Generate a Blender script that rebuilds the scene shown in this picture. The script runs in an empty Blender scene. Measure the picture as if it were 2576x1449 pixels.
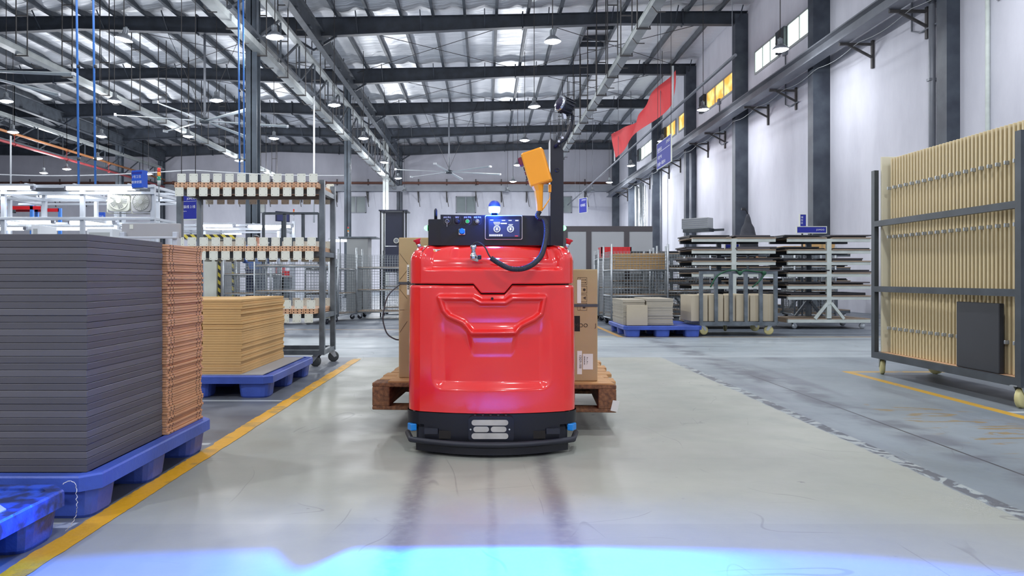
import bpy, math, random
from math import sin, cos, pi, radians, sqrt
from mathutils import Vector, Matrix
import numpy as np

random.seed(7)
SC = bpy.context.scene
COL = SC.collection
H = 0.78            # eye height of the photograph
F = 1860.0          # focal length in pixels of the 2576 px frame
CX, CY = 1222.0, 700.0

# ------------------------------------------------------------------ camera, exposure, world
cam = bpy.data.cameras.new('camera'); co = bpy.data.objects.new('camera', cam); COL.objects.link(co)
co.location = (0, 0, H); co.rotation_euler = (pi/2, 0, 0)
cam.sensor_width = 36.0; cam.lens = F*36.0/2576.0
cam.shift_x = (1288.0-CX)/2576.0; cam.shift_y = (CY-724.5)/2576.0
cam.clip_start = 0.05; cam.clip_end = 200
SC.camera = co
vs = SC.view_settings
vs.view_transform = 'Standard'; vs.look = 'None'; vs.gamma = 1.0; vs.use_curve_mapping = False
vs.exposure = 0.14
SC.cycles.max_bounces = 6; SC.cycles.diffuse_bounces = 4; SC.cycles.glossy_bounces = 3
SC.cycles.transmission_bounces = 4; SC.cycles.transparent_max_bounces = 8
SC.cycles.sample_clamp_indirect = 4.0
SC.cycles.caustics_reflective = False; SC.cycles.caustics_refractive = False
SC.cycles.use_adaptive_sampling = True; SC.cycles.adaptive_threshold = 0.06
w = bpy.data.worlds.new('world'); SC.world = w; w.use_nodes = True
w.node_tree.nodes['Background'].inputs[0].default_value = (0.62, 0.68, 0.78, 1)
w.node_tree.nodes['Background'].inputs[1].default_value = 0.6
LAMP_W = 54.0
LAMP_COL = (0.94, 0.965, 1.0)
GLOW_W = 34.0

# hall dimensions (metres)
XR, XL, YB, YF = 8.5, -34.0, -9.0, 47.6
S = 0.96

def G(px, py, z=0.0):
    Y = (H-z)*F/(py-CY); return Vector(((px-CX)*Y/F, Y, z))
def P(px, py, Y):
    return Vector(((px-CX)*Y/F, Y, H-(py-CY)*Y/F))
def lin(c):
    out = []
    for v in c[:3]:
        v = v/255.0
        out.append(v/12.92 if v <= 0.04045 else ((v+0.055)/1.055)**2.4)
    return (out[0], out[1], out[2], 1.0)

ORD = ['first', 'second', 'third', 'fourth', 'fifth', 'sixth', 'seventh', 'eighth', 'ninth', 'tenth', 'eleventh', 'twelfth', 'thirteenth',
       'fourteenth', 'fifteenth', 'sixteenth', 'seventeenth', 'eighteenth', 'nineteenth']
TENS = {2: 'twent', 3: 'thirt', 4: 'fort', 5: 'fift', 6: 'sixt', 7: 'sevent'}
def nth(n):
    if n <= 19: return ORD[n-1]
    t, u = divmod(n, 10)
    return TENS[t]+'ieth' if u == 0 else TENS[t]+'y-'+ORD[u-1]

# ------------------------------------------------------------------ materials
def newmat(name):
    m = bpy.data.materials.new(name); m.use_nodes = True
    return m, m.node_tree.nodes, m.node_tree.links, m.node_tree.nodes['Principled BSDF']
def pbr(name, c, rough=0.5, metal=0.0, var=0.08, scale=6.0, bump=0.0, bscale=None, stretch=(1, 1, 1), coat=0.0, spec=0.5, c2=None, lo=0.35, hi=0.65):
    m, N, L, b = newmat(name)
    base = lin(c)
    b.inputs['Roughness'].default_value = rough; b.inputs['Metallic'].default_value = metal
    b.inputs['Coat Weight'].default_value = coat; b.inputs['Coat Roughness'].default_value = 0.08
    b.inputs['Specular IOR Level'].default_value = spec
    tc = N.new('ShaderNodeTexCoord'); mp = N.new('ShaderNodeMapping'); mp.inputs['Scale'].default_value = stretch
    L.new(tc.outputs['Object'], mp.inputs['Vector'])
    no = N.new('ShaderNodeTexNoise'); no.inputs['Scale'].default_value = scale; no.inputs['Detail'].default_value = 5
    L.new(mp.outputs[0], no.inputs['Vector'])
    cr = N.new('ShaderNodeValToRGB')
    k1, k2 = 1-var, 1+var
    d = lin(c2) if c2 else tuple(min(1, v*k1) for v in base[:3])+(1,)
    e = base if c2 else tuple(min(1, v*k2) for v in base[:3])+(1,)
    cr.color_ramp.elements[0].position = lo; cr.color_ramp.elements[0].color = d
    cr.color_ramp.elements[1].position = hi; cr.color_ramp.elements[1].color = e
    L.new(no.outputs['Fac'], cr.inputs['Fac']); L.new(cr.outputs[0], b.inputs['Base Color'])
    if bump:
        n2 = N.new('ShaderNodeTexNoise'); n2.inputs['Scale'].default_value = bscale or scale*3; n2.inputs['Detail'].default_value = 4
        L.new(mp.outputs[0], n2.inputs['Vector'])
        bp = N.new('ShaderNodeBump'); bp.inputs['Strength'].default_value = bump; bp.inputs['Distance'].default_value = 0.02
        L.new(n2.outputs['Fac'], bp.inputs['Height']); L.new(bp.outputs[0], b.inputs['Normal'])
    return m
def emit(name, c, strength, sample=False):
    m, N, L, b = newmat(name)
    b.inputs['Base Color'].default_value = (0.02, 0.02, 0.02, 1)
    b.inputs['Emission Color'].default_value = lin(c); b.inputs['Emission Strength'].default_value = strength
    if not sample:
        try: m.cycles.emission_sampling = 'NONE'
        except Exception: pass
    return m

M = {}
M['beam'] = pbr('dark_painted_steel', (50, 56, 66), 0.5, 0, 0.25, 3)
M['column'] = pbr('column_steel', (52, 58, 70), 0.5, 0, 0.3, 2.5, c2=(74, 82, 92))
M['column2'] = pbr('scuffed_column_steel', (72, 82, 92), 0.45, 0, 0.3, 1.8, c2=(50, 57, 66))
M['purlin'] = pbr('galvanised_purlin', (78, 84, 92), 0.5, 0.2, 0.2, 4)
M['tray'] = pbr('cable_tray_zinc', (165, 170, 170), 0.45, 0.2, 0.12, 3)
M['rod'] = pbr('hanger_rod', (74, 72, 72), 0.6, 0.2, 0.2, 6)
M['zinc'] = pbr('zinc_tube', (178, 184, 188), 0.35, 0.55, 0.12, 9)
M['wire'] = pbr('cage_wire', (150, 158, 162), 0.4, 0.5, 0.1, 9)
M['graysteel'] = pbr('bare_steel_tube', (118, 126, 132), 0.38, 0.45, 0.3, 7, c2=(88, 96, 102))
M['darksteel'] = pbr('dark_steel', (62, 68, 74), 0.45, 0.3, 0.2, 6)
M['whitesteel'] = pbr('white_painted_steel', (206, 214, 208), 0.5, 0, 0.08, 5)
M['plate'] = pbr('white_plate', (222, 226, 214), 0.45, 0, 0.03, 5)
M['hole'] = pbr('dark_hole', (25, 20, 18), 0.8, 0, 0.02, 5)
M['ply'] = pbr('plywood', (162, 142, 120), 0.6, 0, 0.15, 5, stretch=(1, 12, 12))
M['mdf'] = pbr('brown_mdf', (208, 166, 132), 0.65, 0, 0.12, 8, stretch=(8, 1, 8))
M['greypanel'] = pbr('charcoal_laminate_panel', (78, 76, 80), 0.55, 0, 0.10, 2)
M['greypanel2'] = pbr('lighter_charcoal_laminate', (90, 88, 92), 0.55, 0, 0.08, 2)
M['blackpanel'] = pbr('black_laminate', (38, 40, 46), 0.5, 0, 0.15, 2)
M['brownpanel'] = pbr('brown_fibreboard', (196, 146, 108), 0.65, 0, 0.12, 4)
M['kraft'] = pbr('kraft_cardboard', (206, 166, 110), 0.7, 0, 0.07, 3, bump=0.05, bscale=40)
M['kraft2'] = pbr('kraft_cardboard_dull', (176, 150, 112), 0.65, 0, 0.07, 3, bump=0.05, bscale=30)
M['greycard'] = pbr('greyish_cardboard', (176, 168, 152), 0.7, 0, 0.08, 3)
M['beigebox'] = pbr('beige_carton', (190, 178, 154), 0.7, 0, 0.06, 2)
M['beige'] = pbr('beige_door_panel', (214, 196, 154), 0.5, 0, 0.06, 2)
M['cream'] = pbr('cream_end_panel', (214, 208, 182), 0.5, 0, 0.04, 2)
M['bluepl'] = pbr('blue_pallet_plastic', (62, 88, 176), 0.45, 0, 0.15, 5, bump=0.08, bscale=60)
M['wornblue'] = pbr('worn_blue_plastic', (48, 84, 190), 0.35, 0, 0.2, 14, c2=(40, 52, 96), bump=0.2, bscale=30, lo=0.42, hi=0.55)
M['wood'] = pbr('pallet_wood', (206, 160, 108), 0.7, 0, 0.3, 6, stretch=(1, 9, 9), bump=0.2, bscale=20, c2=(172, 124, 78))
M['woodx'] = pbr('dark_pallet_wood', (140, 96, 64), 0.75, 0, 0.3, 6, stretch=(9, 1, 9), bump=0.2, bscale=20, c2=(92, 60, 42))
M['red'] = pbr('glossy_red_bodywork', (233, 40, 38), 0.16, 0, 0.04, 2, coat=0.8)
M['black'] = pbr('black_coated_metal', (12, 13, 24), 0.38, 0, 0.1, 5)
M['rubber'] = pbr('black_rubber', (30, 32, 42), 0.55, 0, 0.15, 8)
M['chrome'] = pbr('chrome', (210, 212, 218), 0.12, 1.0, 0.03, 5)
M['lens'] = pbr('grey_lens', (176, 172, 166), 0.35, 0, 0.12, 12)
M['sensor'] = pbr('blue_sensor', (30, 130, 210), 0.35, 0, 0.06, 8)
M['orange'] = pbr('orange_plastic', (250, 160, 24), 0.4, 0, 0.03, 4)
M['redpl'] = pbr('red_plastic', (206, 36, 44), 0.4, 0, 0.05, 4)
M['maroon'] = pbr('dark_red_plastic', (110, 20, 40), 0.4, 0, 0.05, 4)
M['banner'] = pbr('red_cloth', (226, 48, 56), 0.7, 0, 0.05, 2)
M['sign'] = pbr('sign_blue', (34, 44, 150), 0.7, 0, 0.04, 1)
M['signlt'] = pbr('sign_bright_blue', (40, 90, 205), 0.4, 0, 0.04, 1)
M['print'] = pbr('white_print', (232, 236, 244), 0.5, 0, 0.01, 1)
M['darkprint'] = pbr('dark_print', (60, 44, 34), 0.7, 0, 0.01, 1)
M['paper'] = pbr('white_label_paper', (226, 224, 220), 0.6, 0, 0.03, 6)
M['strap'] = pbr('grey_strap', (72, 72, 78), 0.5, 0, 0.05, 6)
M['bluepipe'] = pbr('blue_pipe', (70, 128, 210), 0.4, 0, 0.06, 4)
M['redpipe'] = pbr('red_pipe', (176, 70, 74), 0.5, 0, 0.12, 3)
M['orangepipe'] = pbr('orange_brown_pipe', (190, 126, 78), 0.5, 0, 0.2, 1)
M['brownpipe'] = pbr('brown_pipe', (116, 78, 66), 0.5, 0, 0.12, 2)
M['greypipe'] = pbr('grey_pipe', (128, 132, 140), 0.45, 0.2, 0.1, 2)
M['alu'] = pbr('aluminium_profile', (196, 202, 210), 0.35, 0.3, 0.05, 3)
M['shade'] = pbr('lamp_shade_metal', (150, 154, 160), 0.35, 0.5, 0.1, 8)
M['blade'] = pbr('fan_blade', (196, 204, 206), 0.4, 0.2, 0.06, 2)
M['greypl'] = pbr('light_grey_plastic', (206, 208, 196), 0.5, 0, 0.05, 4)
M['fangrey'] = pbr('grey_fan_grille', (150, 152, 150), 0.45, 0.2, 0.1, 6)
M['cabinet'] = pbr('light_grey_cabinet', (172, 176, 176), 0.5, 0, 0.04, 2)
M['boardgrey'] = pbr('pale_grey_board', (168, 168, 170), 0.55, 0, 0.03, 2)
M['navy'] = pbr('navy_cabinet', (34, 40, 64), 0.4, 0, 0.12, 2)
M['framegrey'] = pbr('grey_brown_frame', (84, 80, 84), 0.5, 0, 0.05, 2)
M['yellowwheel'] = pbr('cream_wheel', (198, 190, 136), 0.45, 0, 0.08, 5)
M['darkwheel'] = pbr('dark_wheel', (70, 74, 76), 0.5, 0, 0.1, 5)
M['white'] = pbr('white_paint', (226, 230, 234), 0.5, 0, 0.03, 2)
M['glass'] = pbr('dusty_window_glass', (116, 128, 130), 0.25, 0, 0.12, 1)
M['plasticwrap'] = pbr('clear_film', (150, 156, 170), 0.25, 0, 0.1, 5, bump=0.2, bscale=12)
M['green'] = pbr('green_strap', (24, 78, 52), 0.6, 0, 0.1, 5)
M['hair'] = pbr('black_hair', (26, 24, 24), 0.6, 0, 0.1, 20)
M['skin'] = pbr('skin', (190, 140, 116), 0.5, 0, 0.04, 8)
M['shirt'] = pbr('blue_work_shirt', (86, 116, 176), 0.8, 0, 0.1, 8)
M['trouser'] = pbr('navy_trousers', (38, 44, 78), 0.8, 0, 0.1, 8)
M['cover'] = pbr('dark_cloth_cover', (66, 68, 76), 0.85, 0, 0.2, 6, bump=0.4, bscale=8)
M['lampglow'] = emit('lamp_diffuser_glow', (236, 244, 255), GLOW_W)
M['tubeglow'] = emit('fluorescent_tube', (240, 246, 255), 16.0)
M['daylight'] = emit('daylit_white_pane', (236, 255, 246), 3.2)
M['amber'] = emit('daylit_amber_pane', (255, 196, 84), 1.25)
M['beaconwhite'] = emit('beacon_lit_band', (120, 190, 255), 22.0)
M['beaconblue'] = emit('beacon_blue_dome', (10, 60, 220), 0.6)
M['floodlens'] = emit('flood_lens_highlight', (60, 44, 140), 0.12)  # faint emission paints a purple highlight on the dark lens
M['greenlamp'] = emit('green_lit_dome', (90, 255, 120), 6.0)
M['screen'] = emit('lit_display', (44, 52, 112), 0.6)
M['screenwhite'] = emit('lit_display_marks', (225, 235, 255), 1.3)
M['screenred'] = emit('lit_display_red_mark', (240, 70, 80), 1.0)
M['greenbtn'] = emit('green_lit_button', (20, 190, 90), 0.9)
M['stackred'] = pbr('stack_light_red', (216, 50, 44), 0.3, 0, 0.02, 5)
M['stackamber'] = pbr('stack_light_amber', (232, 140, 40), 0.3, 0, 0.02, 5)
M['stackgreen'] = pbr('stack_light_green', (20, 140, 110), 0.3, 0, 0.02, 5)

# amber panes: streaky film
def streaky(m, c1, c2, s):
    N, L = m.node_tree.nodes, m.node_tree.links; b = N['Principled BSDF']
    tc = N.new('ShaderNodeTexCoord'); no = N.new('ShaderNodeTexNoise'); no.inputs['Scale'].default_value = s
    cr = N.new('ShaderNodeValToRGB'); cr.color_ramp.elements[0].position = 0.4; cr.color_ramp.elements[1].position = 0.6
    cr.color_ramp.elements[0].color = lin(c1); cr.color_ramp.elements[1].color = lin(c2)
    L.new(tc.outputs['Object'], no.inputs['Vector']); L.new(no.outputs['Fac'], cr.inputs['Fac']); L.new(cr.outputs[0], b.inputs['Emission Color'])
streaky(M['amber'], (255, 176, 70), (255, 232, 150), 2.0)

def hazard():
    m, N, L, b = newmat('hazard_tape')
    tc = N.new('ShaderNodeTexCoord'); sp = N.new('ShaderNodeSeparateXYZ'); L.new(tc.outputs['Object'], sp.inputs[0])
    a = N.new('ShaderNodeMath'); a.operation = 'ADD'; L.new(sp.outputs[0], a.inputs[0]); L.new(sp.outputs[2], a.inputs[1])
    mu = N.new('ShaderNodeMath'); mu.operation = 'MULTIPLY'; mu.inputs[1].default_value = 7.0; L.new(a.outputs[0], mu.inputs[0])
    fr = N.new('ShaderNodeMath'); fr.operation = 'FRACT'; L.new(mu.outputs[0], fr.inputs[0])
    gt = N.new('ShaderNodeMath'); gt.operation = 'GREATER_THAN'; gt.inputs[1].default_value = 0.5; L.new(fr.outputs[0], gt.inputs[0])
    mx = N.new('ShaderNodeMix'); mx.data_type = 'RGBA'; mx.inputs[6].default_value = lin((40, 42, 44)); mx.inputs[7].default_value = lin((214, 196, 74))
    L.new(gt.outputs[0], mx.inputs[0]); L.new(mx.outputs[2], b.inputs['Base Color']); b.inputs['Roughness'].default_value = 0.5
    return m
M['hazard'] = hazard()

# ---- wall plaster with faint streaks
def wallmat(name, c, c2):
    m, N, L, b = newmat(name); b.inputs['Roughness'].default_value = 0.75
    tc = N.new('ShaderNodeTexCoord'); mp = N.new('ShaderNodeMapping'); mp.inputs['Scale'].default_value = (1, 1, 0.35); L.new(tc.outputs['Object'], mp.inputs[0])
    n1 = N.new('ShaderNodeTexNoise'); n1.inputs['Scale'].default_value = 0.7; n1.inputs['Detail'].default_value = 9; n1.inputs['Roughness'].default_value = 0.65
    L.new(mp.outputs[0], n1.inputs['Vector'])
    cr = N.new('ShaderNodeValToRGB'); cr.color_ramp.elements[0].position = 0.3; cr.color_ramp.elements[1].position = 0.6
    cr.color_ramp.elements[0].color = lin(c2); cr.color_ramp.elements[1].color = lin(c)
    L.new(n1.outputs['Fac'], cr.inputs['Fac']); L.new(cr.outputs[0], b.inputs['Base Color'])
    bp = N.new('ShaderNodeBump'); bp.inputs['Strength'].default_value = 0.12; L.new(n1.outputs['Fac'], bp.inputs['Height']); L.new(bp.outputs[0], b.inputs['Normal'])
    return m
M['wall'] = wallmat('white_plaster_wall', (216, 217, 227), (196, 197, 208))
M['wallgrey'] = wallmat('grey_upper_plaster', (178, 178, 188), (164, 164, 174))
M['partition'] = pbr('partition_light_grey', (186, 190, 194), 0.6, 0, 0.03, 1)

# ---- roof foil
def foil():
    m, N, L, b = newmat('wrinkled_roof_foil'); b.inputs['Roughness'].default_value = 0.42; b.inputs['Metallic'].default_value = 0.55
    tc = N.new('ShaderNodeTexCoord'); mp = N.new('ShaderNodeMapping'); mp.inputs['Scale'].default_value = (0.5, 5.0, 1); L.new(tc.outputs['Object'], mp.inputs[0])
    n1 = N.new('ShaderNodeTexNoise'); n1.inputs['Scale'].default_value = 1.3; n1.inputs['Detail'].default_value = 6; n1.inputs['Distortion'].default_value = 0.8
    L.new(mp.outputs[0], n1.inputs['Vector'])
    bp = N.new('ShaderNodeBump'); bp.inputs['Strength'].default_value = 0.6; bp.inputs['Distance'].default_value = 0.10
    L.new(n1.outputs['Fac'], bp.inputs['Height']); L.new(bp.outputs[0], b.inputs['Normal'])
    n2 = N.new('ShaderNodeTexNoise'); n2.inputs['Scale'].default_value = 0.5; L.new(tc.outputs['Object'], n2.inputs['Vector'])
    cr = N.new('ShaderNodeValToRGB'); cr.color_ramp.elements[0].color = lin((222, 225, 229)); cr.color_ramp.elements[1].color = lin((246, 247, 250))
    L.new(n2.outputs['Fac'], cr.inputs['Fac']); L.new(cr.outputs[0], b.inputs['Base Color'])
    return m
M['foil'] = foil()

# ---- floor: painted zones, worn borders, tyre marks
def floormat():
    m, N, L, b = newmat('painted_concrete_floor')
    tc = N.new('ShaderNodeTexCoord'); sp = N.new('ShaderNodeSeparateXYZ'); L.new(tc.outputs['Object'], sp.inputs[0])
    X, Y = sp.outputs[0], sp.outputs[1]
    def noise(scale, det=5, stretch=(1, 1, 1), dist=0):
        mp = N.new('ShaderNodeMapping'); mp.inputs['Scale'].default_value = stretch; L.new(tc.outputs['Object'], mp.inputs[0])
        n = N.new('ShaderNodeTexNoise'); n.inputs['Scale'].default_value = scale; n.inputs['Detail'].default_value = det; n.inputs['Distortion'].default_value = dist
        L.new(mp.outputs[0], n.inputs['Vector']); return n.outputs['Fac']
    def mth(op, a, bb=None, clamp=False):
        n = N.new('ShaderNodeMath'); n.operation = op; n.use_clamp = clamp
        for i, v in enumerate((a, bb)):
            if v is None: continue
            if isinstance(v, (int, float)): n.inputs[i].default_value = v
            else: L.new(v, n.inputs[i])
        return n.outputs[0]
    def ss(v, a, bb, lo=0.0, hi=1.0):
        n = N.new('ShaderNodeMapRange'); n.interpolation_type = 'SMOOTHSTEP'
        L.new(v, n.inputs[0]); n.inputs[1].default_value = a; n.inputs[2].default_value = bb; n.inputs[3].default_value = lo; n.inputs[4].default_value = hi
        return n.outputs[0]
    def mix(f, a, bb):
        n = N.new('ShaderNodeMix'); n.data_type = 'RGBA'
        if isinstance(f, (int, float)): n.inputs[0].default_value = f
        else: L.new(f, n.inputs[0])
        for i, v in ((6, a), (7, bb)):
            if isinstance(v, tuple): n.inputs[i].default_value = v
            else: L.new(v, n.inputs[i])
        return n.outputs[2]
    def band(v, a, bb, s):      # 1 inside a..b
        return mth('MULTIPLY', ss(v, a-s, a+s), ss(v, bb-s, bb+s, 1.0, 0.0))
    nb, nm, nf = noise(0.6, 6), noise(3.5, 8), noise(28, 6)
    chips = noise(9, 4, (1, 1, 1), 1.2)
    # aisle
    aisle = mix(ss(nb, 0.35, 0.65), lin((146, 149, 142)), lin((163, 165, 156)))
    aisle = mix(mth('MULTIPLY', ss(nm, 0.52, 0.72), 0.3), aisle, lin((138, 142, 142)))
    right = mix(ss(nb, 0.35, 0.65), lin((118, 127, 134)), lin((138, 147, 154)))
    right = mix(mth('MULTIPLY', ss(noise(1.2, 8, (2.5, 0.35, 1)), 0.5, 0.68), 0.55), right, lin((92, 94, 106)))
    left = mix(ss(nm, 0.35, 0.65), lin((92, 97, 106)), lin((112, 117, 126)))
    # aisle stops at Y about 7.5; beyond it the cross aisle is light again
    xw = mth('ADD', X, mth('MULTIPLY', mth('SUBTRACT', chips, 0.5), 0.035))
    c = mix(ss(xw, -1.26, -1.255), left, aisle)
    c = mix(ss(xw, 1.725, 1.735), c, right)
    # light cross aisle, Y 6.9 .. 9.8 to the right and left
    cross = mix(ss(nb, 0.35, 0.65), lin((146, 156, 162)), lin((164, 173, 178)))
    cross = mix(mth('MULTIPLY', ss(noise(1.0, 8, (0.35, 3.0, 1)), 0.5, 0.66), 0.6), cross, lin((104, 112, 124)))
    c = mix(band(Y, 7.3, 9.75, 0.02), c, cross)
    far = mix(ss(noise(0.8, 6, (0.3, 3, 1)), 0.35, 0.65), lin((84, 92, 104)), lin((120, 128, 138)))
    c = mix(ss(Y, 9.95, 10.05), c, far)
    # worn light paint flakes along the aisle border and a scraped joint
    bord = mth('MULTIPLY', band(X, 1.735, 1.80, 0.006), ss(Y, 6.6, 6.7, 1.0, 0.0))
    c = mix(mth('MULTIPLY', bord, ss(chips, 0.50, 0.515)), c, lin((84, 88, 96)))
    c = mix(mth('MULTIPLY', bord, mth('MULTIPLY', ss(chips, 0.475, 0.46), 0.5)), c, lin((176, 182, 178)))
    c = mix(mth('MULTIPLY', band(X, 2.125, 2.137, 0.003), ss(Y, 5.9, 6.1, 1.0, 0.0)), c, lin((60, 60, 66)))
    c = mix(mth('MULTIPLY', mth('MULTIPLY', band(X, 2.02, 2.28, 0.07), ss(nm, 0.42, 0.6)), 0.6), c, lin((80, 80, 90)))
    # pale scuffs and brownish stains in the right bay
    st = mth('MULTIPLY', mth('MULTIPLY', band(X, 2.3, 2.8, 0.1), band(Y, 3.2, 4.6, 0.15)), ss(noise(5, 6, (0.7, 2.2, 1), 1.0), 0.57, 0.60))
    c = mix(mth('MULTIPLY', st, 0.75), c, lin((140, 116, 66)))
    # tyre marks
    for xc, wd, k in ((-0.255, 0.040, 0.62), (0.245, 0.036, 0.5), (0.02, 0.014, 0.25)):
        xx = mth('ADD', X, mth('MULTIPLY', mth('SUBTRACT', nm, 0.5), 0.03))
        f = mth('MULTIPLY', band(xx, xc-wd, xc+wd, wd*0.9), mth('MULTIPLY', ss(mth('ADD', mth('MULTIPLY', nf, 0.4), mth('MULTIPLY', noise(2.0, 6, (3, 0.6, 1)), 0.6)), 0.25, 0.62), k))
        c = mix(mth('MULTIPLY', f, ss(Y, 3.6, 3.9, 1.0, 0.0)), c, lin((62, 60, 74)))
    # slab joint shade near the camera, fine scratches and specks
    c = mix(mth('MULTIPLY', ss(Y, 2.345, 2.35, 1.0, 0.0), 0.16), c, lin((110, 112, 118)))
    c = mix(mth('MULTIPLY', band(Y, 3.20, 3.208, 0.002), 0.12), c, lin((110, 112, 118)))
    sc = N.new('ShaderNodeTexVoronoi'); sc.inputs['Scale'].default_value = 2.2; L.new(tc.outputs['Object'], sc.inputs['Vector'])
    spk = mth('MULTIPLY', mth('SUBTRACT', 1.0, ss(sc.outputs['Distance'], 0.02, 0.05)), ss(noise(40, 4), 0.48, 0.56))
    c = mix(mth('MULTIPLY', spk, 0.6), c, lin((84, 86, 88)))
    s2 = N.new('ShaderNodeTexVoronoi'); s2.inputs['Scale'].default_value = 9.0; L.new(tc.outputs['Object'], s2.inputs['Vector'])
    c = mix(mth('MULTIPLY', mth('MULTIPLY', mth('SUBTRACT', 1.0, ss(s2.outputs['Distance'], 0.03, 0.07)), ss(nm, 0.5, 0.6)), 0.4), c, lin((96, 98, 98)))
    # thin scratches
    for stv, sc_, off in (((1.6, 0.45, 1), 1.1, 0.5), ((0.5, 1.3, 1), 1.4, 0.47)):
        nn = noise(sc_, 2, stv, 0.3)
        scr = mth('SUBTRACT', 1.0, ss(mth('ABSOLUTE', mth('SUBTRACT', nn, off)), 0.0007, 0.0022))
        c = mix(mth('MULTIPLY', mth('MULTIPLY', scr, ss(noise(2.3, 3), 0.5, 0.58)), 0.35), c, lin((92, 92, 94)))
    # painted lines
    def line(x0, x1, y0, y1, col, k=0.9, s=0.004):
        nonlocal c
        f = mth('MULTIPLY', band(X, x0, x1, s), band(Y, y0, y1, s))
        f = mth('MULTIPLY', f, ss(chips, 0.33, 0.36, k*0.35, k))
        c = mix(f, c, lin(col))
    ye, og, wh = (206, 160, 40), (170, 136, 84), (190, 196, 198)
    line(2.98, 3.05, 1.0, 6.2, ye); line(2.98, 5.2, 6.12, 6.2, ye, 0.8)
    line(1.76, 1.83, 9.8, 13.0, (196, 146, 60)); line(1.76, 7.5, 9.78, 9.86, (178, 142, 80), 0.8)
    line(-3.3, -1.2, 11.2, 11.28, og, 0.8); line(-1.28, -0.95, 9.6, 9.66, og, 0.5)
    line(-2.6, -1.3, 4.69, 4.73, wh, 0.8); line(-2.6, -1.3, 3.46, 3.50, wh, 0.8); line(-2.3, -1.3, 2.31, 2.36, wh, 0.9)
    line(-2.8, -1.5, 6.05, 6.08, wh, 0.6); line(3.05, 4.6, 4.28, 4.33, wh, 0.8)
    L.new(c, b.inputs['Base Color'])
    b.inputs['Specular IOR Level'].default_value = 0.45
    r = N.new('ShaderNodeMapRange'); L.new(nm, r.inputs[0]); r.inputs[1].default_value = 0.3; r.inputs[2].default_value = 0.7; r.inputs[3].default_value = 0.34; r.inputs[4].default_value = 0.55
    L.new(r.outputs[0], b.inputs['Roughness'])
    bp = N.new('ShaderNodeBump'); bp.inputs['Strength'].default_value = 0.06; bp.inputs['Distance'].default_value = 0.01
    L.new(nf, bp.inputs['Height']); L.new(bp.outputs[0], b.inputs['Normal'])
    return m
M['floor'] = floormat()
M['yellow'] = pbr('yellow_floor_paint', (214, 158, 22), 0.5, 0, 0.15, 7, c2=(168, 134, 62), lo=0.36, hi=0.46, bump=0.3, bscale=20)

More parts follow.
